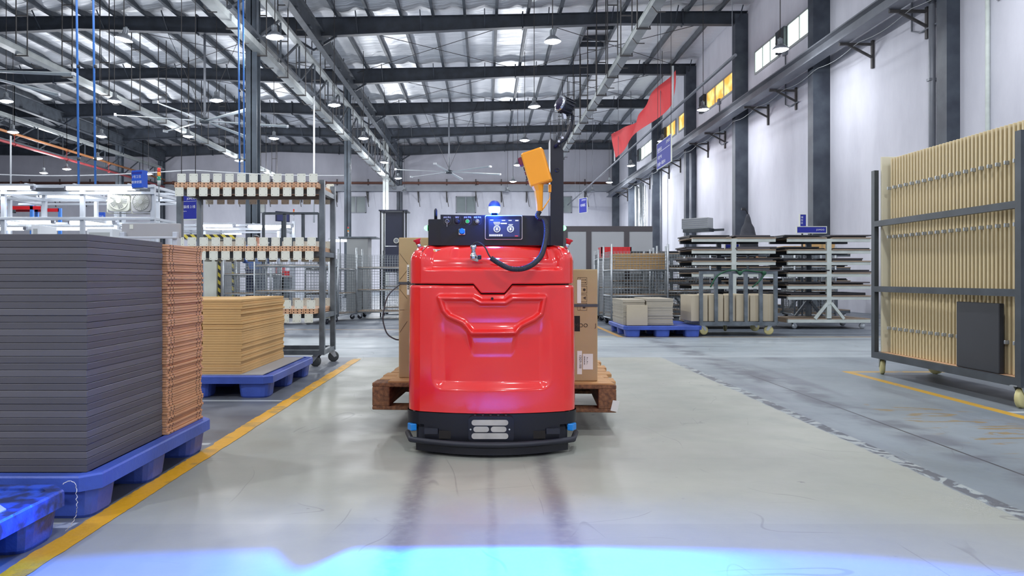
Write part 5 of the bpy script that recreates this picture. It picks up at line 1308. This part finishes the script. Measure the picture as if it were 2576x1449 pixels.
def dark_panels(where, x0, x1, y, levels, grp, seed):
    rr_ = random.Random(seed); w_ = x1-x0
    for k, z in enumerate(levels[::-1]):
        for s, side in ((0, 'left'), (1, 'right')):
            if rr_.random() < 0.05 and k: continue
            nn = rr_.choice((1, 2, 2, 2))
            a = rr_.uniform(-0.08, 0.06); L_ = w_/2-0.07
            for q in range(nn):
                th = 0.020; xa = x0+s*(w_/2+0.045)+a+q*rr_.uniform(-0.05, 0.06); ya = y-rr_.uniform(-0.05, 0.02)+rr_.uniform(0, 0.1)
                mb = MB().bbox(0, L_*rr_.uniform(0.88, 1.12), 0, 0.70, 0, th, 0.002)
                o = mb.build('laminate_panel', M['blackpanel' if rr_.random() < 0.75 else 'framegrey'])
                o.location = (xa, ya, z+0.0195+q*(th+0.0006)); o.rotation_euler = (0, 0, rr_.uniform(-0.05, 0.05))
                tag(o, '%s dark sheet, %s level down, %s side, %s' % ('upper' if (q == 1) else 'lower' if nn == 2 else 'single', nth(k+1), side, where), 'panel', grp)
arm_rack('white arm rack stacked with dark sheets, behind the grey stanchion cart', 3.16, 4.43, 11.3)
dark_panels('rack behind the stanchion cart', 3.16, 4.43, 11.3, LV, 'dark sheets on the left white rack', 11)
arm_rack('white arm rack stacked with dark sheets, nearest the beige panel trolley', 4.62, 5.88, 11.3)
dark_panels('rack nearest the beige trolley', 4.62, 5.88, 11.3, LV, 'dark sheets on the right white rack', 12)
LV2 = (0.45, 0.72, 0.98, 1.25)
for i, (x0, yq_, lab) in enumerate(((2.55, 14.4, 'behind the mesh cages'), (4.1, 14.2, 'in the second line, between front racks'), (5.75, 14.4, 'in the second line, behind the beige trolley'), (3.6, 17.0, 'in the third line, left'), (5.6, 17.2, 'in the third line, right'))):
    arm_rack('grey arm rack %s' % lab, x0, x0+1.35, yq_, levels=LV2, fm='graysteel')
    dark_panels('grey rack '+lab.replace('in the ', '').replace('behind the beige trolley', 'right').replace('between front racks', 'middle'), x0, x0+1.35, yq_, LV2, 'dark sheets on the rear racks', 20+i)
for i, (x, y, a, lab) in enumerate(((4.45, 15.8, 2, 'behind the second line of racks, left'), (6.15, 13.0, 80, 'between the racks and the right wall'), (6.6, 15.9, -3, 'behind the second line of racks, right'), (3.0, 18.8, 4, 'at the back of the storage area, left'), (5.0, 19.2, 0, 'at the back of the storage area, right'))):
    cage('mesh cage trolley '+lab, x, y, radians(a), shelves=(0.14, 0.55, 0.98))
# cartons on the last racks
for (x, y, z, w_, h_, m_, lab) in ((6.35, 14.5, 1.27, 0.5, 0.2, 'kraft', 'brown carton on the rear rack beside the beige trolley'), (5.85, 14.5, 1.27, 0.42, 0.14, 'kraft', 'low brown carton on the rear rack, left of the taller one'), (6.0, 17.3, 1.27, 0.6, 0.22, 'brownpanel', 'reddish carton on the third rack line')):
    o = thing('carton', lab, 'carton', (x, y, z)); MB().bbox(0, w_, 0, 0.4, 0, h_, 0.004).build('box_body', M[m_], o); MB().box(w_*0.46, w_*0.54, -0.001, 0.401, h_*0.0, h_+0.001).build('tape', M['kraft2'], o)

# ---- grey stanchion cart with cartons
sx0, sx1, sy = 2.88, 3.93, 9.95
o = thing('stanchion_cart', 'grey steel cart with six uprights holding beige cartons', 'cart', (sx0, sy, 0))
ws_ = sx1-sx0
MB().box(0, ws_, 0, 0.045, 0.145, 0.19).box(0, ws_, 0.75, 0.795, 0.145, 0.19).box(0, 0.045, 0.045, 0.75, 0.145, 0.19).box(ws_-0.045, ws_, 0.045, 0.75, 0.145, 0.19).build('base_frame', M['graysteel'], o)
MB().box(0.0, ws_, 0.045, 0.75, 0.191, 0.196).build('base_deck', M['graysteel'], o)
MB().box(0.0, ws_, 0, 0.045, 0.84, 0.875).build('top_rail', M['graysteel'], o)
for k in range(6):
    x = k*(ws_-0.045)/5; MB().box(x, x+0.045, 0.002, 0.043, 0.19, 0.84).build('upright', M['graysteel'], o)
casters(o, [(0.05, 0.06, 0.2), (ws_-0.08, 0.06, 2.9), (ws_*0.55, 0.74, 1.0), (ws_-0.06, 0.74, 0)], 'cream', 0.146)
for k, (a, w_) in enumerate(((-0.10, 0.23), (0.14, 0.20), (0.35, 0.15), (0.51, 0.18), (0.70, 0.16), (0.87, 0.15))):
    c = thing('carton', 'upright beige carton in the stanchion cart, %s from the left' % nth(k+1), 'carton', (sx0+a, sy+0.06, 0.197), 0, 'beige cartons in the cart')
    MB().bbox(0, w_-0.005, 0, 0.55, 0, 0.355+0.01*(k % 2), 0.004).build('box_body', M['beigebox'], c)
    MB().box((w_-0.005)/2-0.001, (w_-0.005)/2+0.001, -0.0005, 0.55, 0.0, 0.356+0.01*(k % 2)).build('flap_seam', M['kraft2'], c)
pts = [Vector((sx0+0.14, sy-0.01, 0.66)), Vector((sx0+0.22, sy-0.012, 0.80)), Vector((sx0+0.35, sy-0.012, 0.875)), Vector((sx0+0.48, sy-0.02, 0.885)), Vector((sx0+0.53, sy-0.03, 0.85)), Vector((sx0+0.60, sy-0.02, 0.885)), Vector((sx0+0.75, sy-0.012, 0.87)), Vector((sx0+0.86, sy-0.02, 0.85)), Vector((sx0+0.80, sy-0.02, 0.75)), Vector((sx0+0.70, sy-0.015, 0.66))]
st = thing('lashing_strap', 'dark green strap knotted over the top rail of the stanchion cart', 'strap', (0, 0, 0))
MB().tube(cat(pts, 6), 0.011, 6).build('webbing', M['green'], st)
for p in (pts[4], pts[7]): MB().lathe([(0.01, -0.03), (0.028, -0.015), (0.03, 0.01), (0.012, 0.03)], p, 8).build('knot', M['green'], st)

# ---- grey partition with dark frame
o = thing('partition_screen', 'big grey partition with dark brown frame behind the right mesh cages', 'partition', (1.72, 15.6, 0))
W_ = 1.80; Ht = 1.88
MB().box(-0.1, W_, 0, 0.05, Ht-0.11, Ht).build('top_rail', M['framegrey'], o)
for x in (-0.1, 0.40, 1.20): MB().box(x, x+0.11, 0, 0.05, 0, Ht-0.11).build('stile', M['framegrey'], o)
for a, b in ((0.01, 0.40), (0.51, 1.20), (1.31, W_)): MB().box(a, b, 0.015, 0.035, 0, Ht-0.11).build('infill_panel', M['partition'], o)

# ---- air unit on the right columns, covered fan, signs
o = thing('air_curtain_unit', 'grey ribbed air unit fixed on the right columns above the racks', 'air unit', (7.45, 26.4, 2.55), radians(-42))
MB().bbox(-0.5, 0.5, 0, 0.45, 0, 0.38, 0.01).build('housing', M['cabinet'], o); MB().box(0.3, 0.95, 0.3, 0.36, -0.1, -0.02).build('wall_arm', M['darksteel'], o)
for k in range(5): MB().box(-0.49, 0.49, -0.012, 0, 0.03+k*0.07, 0.075+k*0.07).build('louvre', M['greypipe'], o)
MB().box(-0.45, 0.55, 0, 0.4, -0.12, -0.0).build('mount_bracket', M['darksteel'], o)
o = thing('covered_fan', 'floor fan under a dark cloth cover behind the left white rack', 'fan', (4.95, 14.05, 0))
V = []
prof = [(0.10, 1.30), (0.19, 1.36), (0.175, 1.50), (0.14, 1.62), (0.115, 1.74), (0.07, 1.82), (0.045, 1.93), (0.02, 2.0)]
MB().lathe(prof, (0.03, 0, 0), 14).build('cloth_cover', M['cover'], o)
MB().tube([(0.03, 0, 0), (0.03, 0, 1.45)], 0.025, 8).build('pole', M['darksteel'], o); MB().lathe([(0.25, 0), (0.25, 0.03), (0.04, 0.05)], (0.03, 0, 0), 18).build('base', M['darksteel'], o)
MB().tube([(0.03, 0, 1.98), (0.01, 0, 2.05), (-0.03, 0, 2.10)], 0.012, 6).bbox(-0.09, -0.02, -0.03, 0.03, 2.07, 2.12, 0.005).build('camera_stalk', M['rubber'], o)

def sign(label, x, y, z, w_, h_, rz, lines, mat='sign', frame=True, tsz=None, hang=None, name='hanging_sign', depth=0.03):
    o = thing(name, label, 'sign', (x, y, z), rz)
    MB().bbox(-w_/2, w_/2, 0, depth, -h_/2, h_/2, 0.003).build('board', M[mat], o)
    if frame:
        f = 0.012; MB().box(-w_/2-f, w_/2+f, -0.004, depth+0.002, h_/2, h_/2+f).box(-w_/2-f, w_/2+f, -0.004, depth+0.002, -h_/2-f, -h_/2).box(-w_/2-f, -w_/2, -0.004, depth+0.002, -h_/2, h_/2).box(w_/2, w_/2+f, -0.004, depth+0.002, -h_/2, h_/2).build('frame', M['plate'], o)
    for (s_, sz, tx_, tz_, al) in lines: text(s_, sz, M['print'], o, (tx_, -0.003, tz_), (pi/2, 0, 0), ax=al)
    if hang:
        for sx_ in (-w_/2+0.03, w_/2-0.03): MB().tube([(sx_, depth/2, h_/2), (sx_, depth/2, hang-z)], 0.006, 4).build('hanging_wire', M['rod'], o)
    return o
o = sign('blue hanging sign below the runway beam near the red banner', 4.93, 20.5, H+3.48, 1.6, 0.72, radians(90), [('JOMOO', 0.12, 0.72, 0.24, 'RIGHT'), ('柜体车间', 0.12, -0.70, 0.16, 'LEFT'), ('1号生产线', 0.11, -0.70, -0.06, 'LEFT'), ('安全第一 质量为本', 0.11, -0.70, -0.25, 'LEFT')], hang=zt(4.9))
o.rotation_euler = (0, 0, radians(-90)); 
MB().box(-0.7, 0.7, -0.004, -0.002, 0.1-0.01, 0.1).build('rule', M['print'], o)
sign('small blue hanging sign in front of the back wall, right of the mast', 4.6, 35.0, H+3.45, 0.62, 0.68, radians(-62), [('JOMOO', 0.1, 0.25, 0.25, 'RIGHT'), ('仓储区', 0.14, 0, 0.0, 'CENTER')], hang=zt(4.6))
sign('wide blue sign behind the right white rack', 5.62, 12.75, 1.50, 0.50, 0.10, 0, [('JOMOO', 0.04, 0.22, 0.0, 'RIGHT')], hang=None, name='rack_sign').location = (5.62, 12.75, 1.615)
MB().box(-0.012, 0.012, 0.03, 0.05, -1.615, 0.05).build('pole', M['darksteel'], bpy.data.objects['rack_sign'])
sign('narrow upright blue sign behind the right white rack', 5.58, 13.0, 1.79, 0.10, 0.22, 0, [('储', 0.04, -0.02, 0.06, 'CENTER'), ('存', 0.04, -0.02, 0.01, 'CENTER'), ('区', 0.04, -0.02, -0.04, 'CENTER')], name='rack_sign')
MB().box(-0.012, 0.012, 0.03, 0.05, -1.79, 0.10).build('pole', M['darksteel'], bpy.data.objects['rack_sign.001'])
sign('blue shelf label inside the left white rack', 4.10, 12.3, 1.27, 0.22, 0.15, 0, [('JOMOO', 0.04, 0, 0, 'CENTER')], name='rack_sign')

# ================================================================== LEFT SIDE: WORKSTATIONS UNDER TUBE LIGHTS
def tube_light(label, x0, x1, y, z):
    o = thing('tube_light', label, 'tube light', ((x0+x1)/2, y, z), 0, 'workstation tube lights'); h_ = (x1-x0)/2
    MB().tube([(-h_, 0, 0), (h_, 0, 0)], 0.026, 8).build('tube', M['tubeglow'], o)
    MB().bbox(-h_-0.06, h_+0.06, -0.03, 0.03, 0.028, 0.06, 0.004).build('housing', M['alu'], o)
    for s in (-1, 1): MB().box(s*h_*0.8-0.01, s*h_*0.8+0.01, -0.01, 0.12, 0.05, 0.075).build('mounting_clip', M['alu'], o)
    al = bpy.data.lights.new('tube_light_glow', 'AREA'); al.shape = 'RECTANGLE'; al.size = 2*h_; al.size_y = 0.06; al.energy = 4*h_; al.color = LAMP_COL; al.spread = radians(175)
    ao = bpy.data.objects.new('tube_light_glow', al); COL.objects.link(ao); ao.parent = o; ao.location = (0, 0, -0.04)
    for s in (-1, 1): MB().bbox(s*h_-0.03 if s < 0 else h_, s*h_ if s < 0 else h_+0.06, -0.025, 0.025, -0.02, 0.03, 0.003).build('end_cap', M['chrome'], o)
    return o
def zY(py, Y): return H-(py-CY)*Y/F
def xY(px, Y): return (px-CX)*Y/F
def workbay(label, y, x0, x1, posts, beams, depth=1.0):
    o = thing('workstation_frame', label, 'workstation', (x0, y, 0))
    top = max(beams)+0.03
    for x in posts:
        for yy_ in (0, depth): MB().bbox(x-x0-0.03, x-x0+0.03, yy_, yy_+0.06, 0, top, 0.004).build('post', M['alu'], o)
    for z in beams:
        for yy_ in (0, depth): MB().bbox(0, x1-x0, yy_-0.045, yy_, z-0.02, z+0.02, 0.004).build('rail', M['alu'], o)
        for x in posts: MB().bbox(x-x0-0.02, x-x0+0.02, 0.06, depth-0.045, z-0.02, z+0.02, 0.003).build('cross_rail', M['alu'], o)
    MB().bbox(0, x1-x0, 0.06, depth-0.05, 0.80, 0.84, 0.004).build('worktop', M['boardgrey'], o)
    return o
Y1 = 10.8
workbay('aluminium workstation frame with two box fans on it, left', Y1, xY(-60, Y1), xY(390, Y1), [xY(6, Y1), xY(205, Y1), xY(383, Y1)], [zY(469, Y1), zY(486, Y1), zY(550, Y1)])
Y2 = 13.2
workbay('aluminium workstation frame behind the one with the box fans', Y2, xY(-40, Y2), xY(400, Y2), [xY(22, Y2), xY(240, Y2), xY(395, Y2)], [zY(500, Y2), zY(568, Y2)])
Y3 = 12.4
workbay('aluminium workstation frame beside the hazard taped cabinet', Y3+3, xY(395, Y3+3), xY(705, Y3+3), [xY(432, Y3+3), xY(513, Y3+3), xY(700, Y3+3)], [zY(567, Y3+3), zY(577, Y3+3)])
for i, (a, b, py, Y, lab) in enumerate(((-40, 90, 476, Y1, 'at the left edge, top row'), (180, 350, 477, Y1, 'top row, beside the blue station sign'), (112, 262, 495, Y2-0.3, 'second row, behind the frame post'), (8, 60, 492, Y2+0.9, 'second row, at the left edge'), (33, 140, 561, Y1+0.9, 'low row, left part'), (188, 292, 562, Y1+0.9, 'low row, right part'), (-20, 70, 577, Y1+2.2, 'lowest row, at the left edge'), (135, 305, 577, Y1+2.2, 'lowest row, above the charcoal stack'),
        (505, 590, 569.5, 15.3, 'far row seen through the bracket rack, left'), (630, 735, 571, 15.3, 'far row seen through the bracket rack, right'), (570, 612, 588, 17.0, 'short one above the middle bracket shelf'), (835, 905, 606, 17.5, 'low one left of the black cabinet'), (385, 415, 502, 15.0, 'end-on beside the stack light'))):
    tube_light('glowing tube light '+lab, xY(a, Y), xY(b, Y), Y-0.12, zY(py, Y))
# box fans
def boxfan(label, x, y, z, r, body, grille, tilt):
    o = thing('box_fan', label, 'fan', (x, y, z), tilt)
    MB().prism([(a*(abs(cos(t))**0.35)*(1 if cos(t) > 0 else -1), a*(abs(sin(t))**0.35)*(1 if sin(t) > 0 else -1)) for a, t in [(r*1.12, 2*pi*(k+0.5)/24) for k in range(24)]], 0, 0.10, 'y').build('housing', M[body], o)
    MB().lathe([(r, -0.005), (r*0.97, -0.015), (r*0.93, -0.012), (r*0.9, -0.002)], n=28, axis='y', caps=False).build('grille_ring', M[grille], o)
    sp_ = MB()
    for k in range(24): sp_.bar((0.03*cos(k*pi/12), -0.014, 0.03*sin(k*pi/12)), (r*0.95*cos(k*pi/12+0.3), -0.014, r*0.95*sin(k*pi/12+0.3)), 0.003)
    sp_.build('grille', M['greypl'], o, kind='stuff')
    MB().lathe([(0.035, -0.018), (0.035, -0.005)], n=14, axis='y').build('hub', M[grille], o)
    bl_ = MB()
    for k in range(5): bl_.box(0.02, r*0.85, -0.004, 0.0, -0.035, 0.035, Matrix.Rotation(k*2*pi/5, 4, 'Y'))
    bl_.build('blade', M['fangrey'], o)
    MB().tube([(-r*1.25, 0.05, 0.02), (-r*1.25, 0.05, -r*1.2), (-r*1.0, 0.05, -r*1.32), (r*1.0, 0.05, -r*1.32), (r*1.25, 0.05, -r*1.2), (r*1.25, 0.05, 0.02)], 0.009, 6).build('stand', M['greypl'], o)
    for s in (-1, 1): MB().lathe([(0.018, -0.02), (0.018, 0.02)], (s*r*1.2, 0.05, 0.0), 10, 'x').build('pivot_knob', M['greypl'], o)
zf = zY(546, Y1)+0.03
boxfan('cream box fan standing on the workstation rail', xY(300, Y1), Y1-0.02, zf+0.155*1.32, 0.135, 'greypl', 'greypl', 0.15)
boxfan('grey box fan standing right of the cream one', xY(356, Y1), Y1-0.02, zf+0.145*1.32, 0.130, 'boardgrey', 'fangrey', -0.05)
o = sign('blue station sign over the left workstations', xY(344, 9.6), 9.6, zY(450, 9.6), 0.17, 0.225, radians(-18), [('1号工位', 0.042, 0, 0.025, 'CENTER'), ('柜体安装', 0.042, 0, -0.045, 'CENTER')], 'signlt', frame=False, depth=0.10, hang=None, name='station_sign')
MB().box(-0.1, 0.1, 0.02, 0.08, -0.125, -0.1125).build('clamp', M['alu'], o); MB().tube([(0, 0.05, -0.12), (0, 0.05, -0.13)], 0.01, 6).build('stem', M['alu'], o)
MB().box(-0.085, 0.085, -0.003, -0.0028+0.0, 0.065, 0.09).build('sign_band', M['sign'], o)
o = sign('blue line sign framed by the left posts of the bracket rack', xY(472, 9.0), 9.0, zY(521, 9.0), 0.26, 0.29, radians(-16), [('JOMOO', 0.034, 0.11, 0.10, 'RIGHT'), ('组装线 2 线', 0.042, -0.10, 0.0, 'LEFT'), ('Assembly line', 0.016, -0.10, -0.05, 'LEFT')], hang=zt(-3.6), name='line_sign')
MB().box(-0.12, 0.12, -0.0035, -0.002, 0.068, 0.071).build('rule', M['print'], o)
sign('tiny blue sign between the workstation rails', xY(255, 15), 15, zY(545, 15), 0.14, 0.18, 0, [('工位', 0.05, 0, 0, 'CENTER')], 'signlt', frame=False, hang=None, name='station_sign')
stacklight('red, amber and green stack light above the left workstations', xY(400, Y1), Y1, zY(508, Y1), 0.26, 0.024, 0.24)
stacklight('small stack light behind the dark machine guard', xY(739, 15.5), 15.5, zY(556, 15.5), 0.13, 0.016, 0.12)
stacklight('small stack light beyond the mesh cages, beside the column', xY(876, 18), 18, zY(600, 18), 0.16, 0.018, 0.12, ('stackred', 'stackgreen', 'stackamber'))
# leaning grey board behind the charcoal stack, on a rail frame
o = thing('board_trolley', 'pale grey board on a low aluminium trolley behind the charcoal stack', 'trolley', (xY(306, 5.4), 5.4, 0))
wB = xY(452, 5.4)-xY(306, 5.4)
MB().bbox(0, wB, 0, 0.03, zY(598, 5.4), zY(562, 5.4), 0.003).build('board', M['boardgrey'], o)
MB().box(0.06, 0.085, -0.004, 0.0, zY(576, 5.4), zY(565, 5.4)).build('bracket_plate', M['plate'], o)
MB().bbox(0, wB, -0.06, -0.03, zY(601, 5.4), zY(596, 5.4), 0.002).build('rail', M['alu'], o)
for x in (0.0, wB-0.04): MB().bbox(x, x+0.035, -0.035, 0.035, 0, zY(584, 5.4), 0.003).build('post', M['alu'], o)
# blue air pipes
for (px, Y, y1, lab) in ((198, 12.0, 466, 'left one of the pair at the left'), (240, 12.0, 466, 'right one of the pair at the left'), (603, 16.0, 452, 'left one beside the scuffed column'), (615, 16.0, 452, 'right one beside the scuffed column')):
    x = xY(px, Y); o = thing('air_pipe', 'bright blue vertical air pipe, '+lab, 'pipe', (x, Y, zY(y1, Y)), 0, 'blue air pipes')
    MB().tube([(0, 0, 0), (-0.08 if px < 300 else -0.05, 0, zt(x)-zY(y1, Y))], 0.018, 8).build('pipe_run', M['bluepipe'], o)
    for h_ in (0.4, 1.9): MB().lathe([(0.024, h_), (0.024, h_+0.05)], n=8).build('collar', M['darksteel'], o)
for (px, Y, y0, lab) in ((27, 13.5, 462, 'white conduit pole at the left edge'), (790, 23.7, 560, 'thin white conduit pole above the bracket rack')):
    x = xY(px, Y); tag(MB().tube([(x, Y, zY(y0, Y)), (x, Y, H+2.6 if px < 100 else H+5.83)], 0.014 if px < 100 else 0.03, 6).build('conduit_pole', M['white']), lab, 'pole')
# sagging white cable
pts = []
for i in range(60):
    px = -20+i*15; sag = 14*abs(sin((px-480)/260.0*1.2)); pts.append(P(px, 428+sag, 14.0))
tag(MB().tube(pts, 0.010, 5).build('cable', M['white']), 'thin white cable sagging above the left workstations', 'cable')
# far left blue and orange pallet racking
o = thing('pallet_racking', 'blue and orange pallet racking far at the left edge', 'racking', (xY(0, 30), 30.0, 0))
for px in (8, 50, 75, 110): MB().box(xY(px, 30)-xY(0, 30), xY(px, 30)-xY(0, 30)+0.12, 0 if px in (8, 75) else 1.0, 0.1 if px in (8, 75) else 1.1, 0, zY(510 if px != 110 else 518, 30)).build('upright', M['bluepipe'], o)
for z_ in (zY(527, 30), 1.2):
    for d_ in (0, 1.0): MB().box(0, xY(112, 30)-xY(0, 30), d_, d_+0.08, z_, z_+0.14).build('beam_rail', M['redpl'], o)
o = thing('wrapped_load', 'pale film-wrapped load on the far left racking', 'load', (xY(22, 30), 30.2, zY(527, 30)+0.14)); MB().bbox(0, 1.0, 0, 0.8, 0, 0.42, 0.03).build('load_body', M['plasticwrap'], o); MB().bbox(0.02, 0.98, 0.02, 0.78, 0.42, 0.46, 0.01).build('load_cover', M['cabinet'], o)
# white machine boxes among the workstations
for (a, b, t_, bt_, Y, lab) in ((218, 282, 575, 640, 9.6, 'white machine box above the charcoal stack'), (78, 100, 566, 640, 9.9, 'narrow white machine box at the left, above the charcoal stack')):
    o = thing('machine_box', lab, 'machine', (xY(a, Y), Y, 0)); MB().bbox(0, xY(b, Y)-xY(a, Y), 0, 0.4, 0, zY(t_, Y), 0.006).build('body', M['white'], o); MB().box(0.03, xY(b, Y)-xY(a, Y)-0.03, -0.004, 0, 0.6, zY(t_, Y)-0.05).build('panel', M['cabinet'], o)
# monitors by the machine guard
o = thing('monitor', 'blue monitor on an arm behind the dark machine guard', 'monitor', (xY(712, 14.6), 14.6, zY(545, 14.6)), radians(50)); MB().bbox(-0.16, 0.16, 0, 0.03, -0.1, 0.1, 0.004).build('bezel', M['navy'], o); MB().box(-0.14, 0.14, -0.002, 0, -0.085, 0.085).build('display', M['screen'], o); MB().bar((0, 0.02, -0.1), (0.0, 0.1, -1.95), 0.03).build('arm', M['darksteel'], o)
for k, (px, py) in enumerate(((702, 686), (722, 688))):
    o = thing('red_bin', 'small red plastic bin seen through the mesh, %s one' % ('left' if k == 0 else 'right'), 'bin', (xY(px, 17.5), 17.5, 0)); MB().bbox(-0.1 if k == 0 else -0.07, 0.07, 0, 0.3, 0.80, 1.05 if k == 0 else 0.95, 0.01).build('bin_shell', M['redpl'], o); MB().box(-0.15, 0.12, 0.02, 0.28, 0.0, 0.8).build('stand', M['graysteel'], o)

# small stands so that the far signal lights stand on something
for nm, h_ in (('stack_light.001', zY(556, 15.5)), ('stack_light.002', zY(600, 18))):
    q = bpy.data.objects[nm]; MB().bbox(-0.03, 0.03, -0.03, 0.03, -h_, 0, 0.004).build('stand_post', M['alu'], q)

# lettering becomes ordinary mesh
bpy.context.view_layer.update()
dg = bpy.context.evaluated_depsgraph_get()
for t in [o for o in bpy.data.objects if o.type == 'FONT']:
    me = bpy.data.meshes.new_from_object(t.evaluated_get(dg)); 
    if not me.materials: me.materials.append(t.data.materials[0])
    o = bpy.data.objects.new('print', me); COL.objects.link(o); o.parent = t.parent; o.location = t.location; o.rotation_euler = t.rotation_euler; o.scale = t.scale
    o.name = 'lettering_print'
    bpy.data.objects.remove(t)
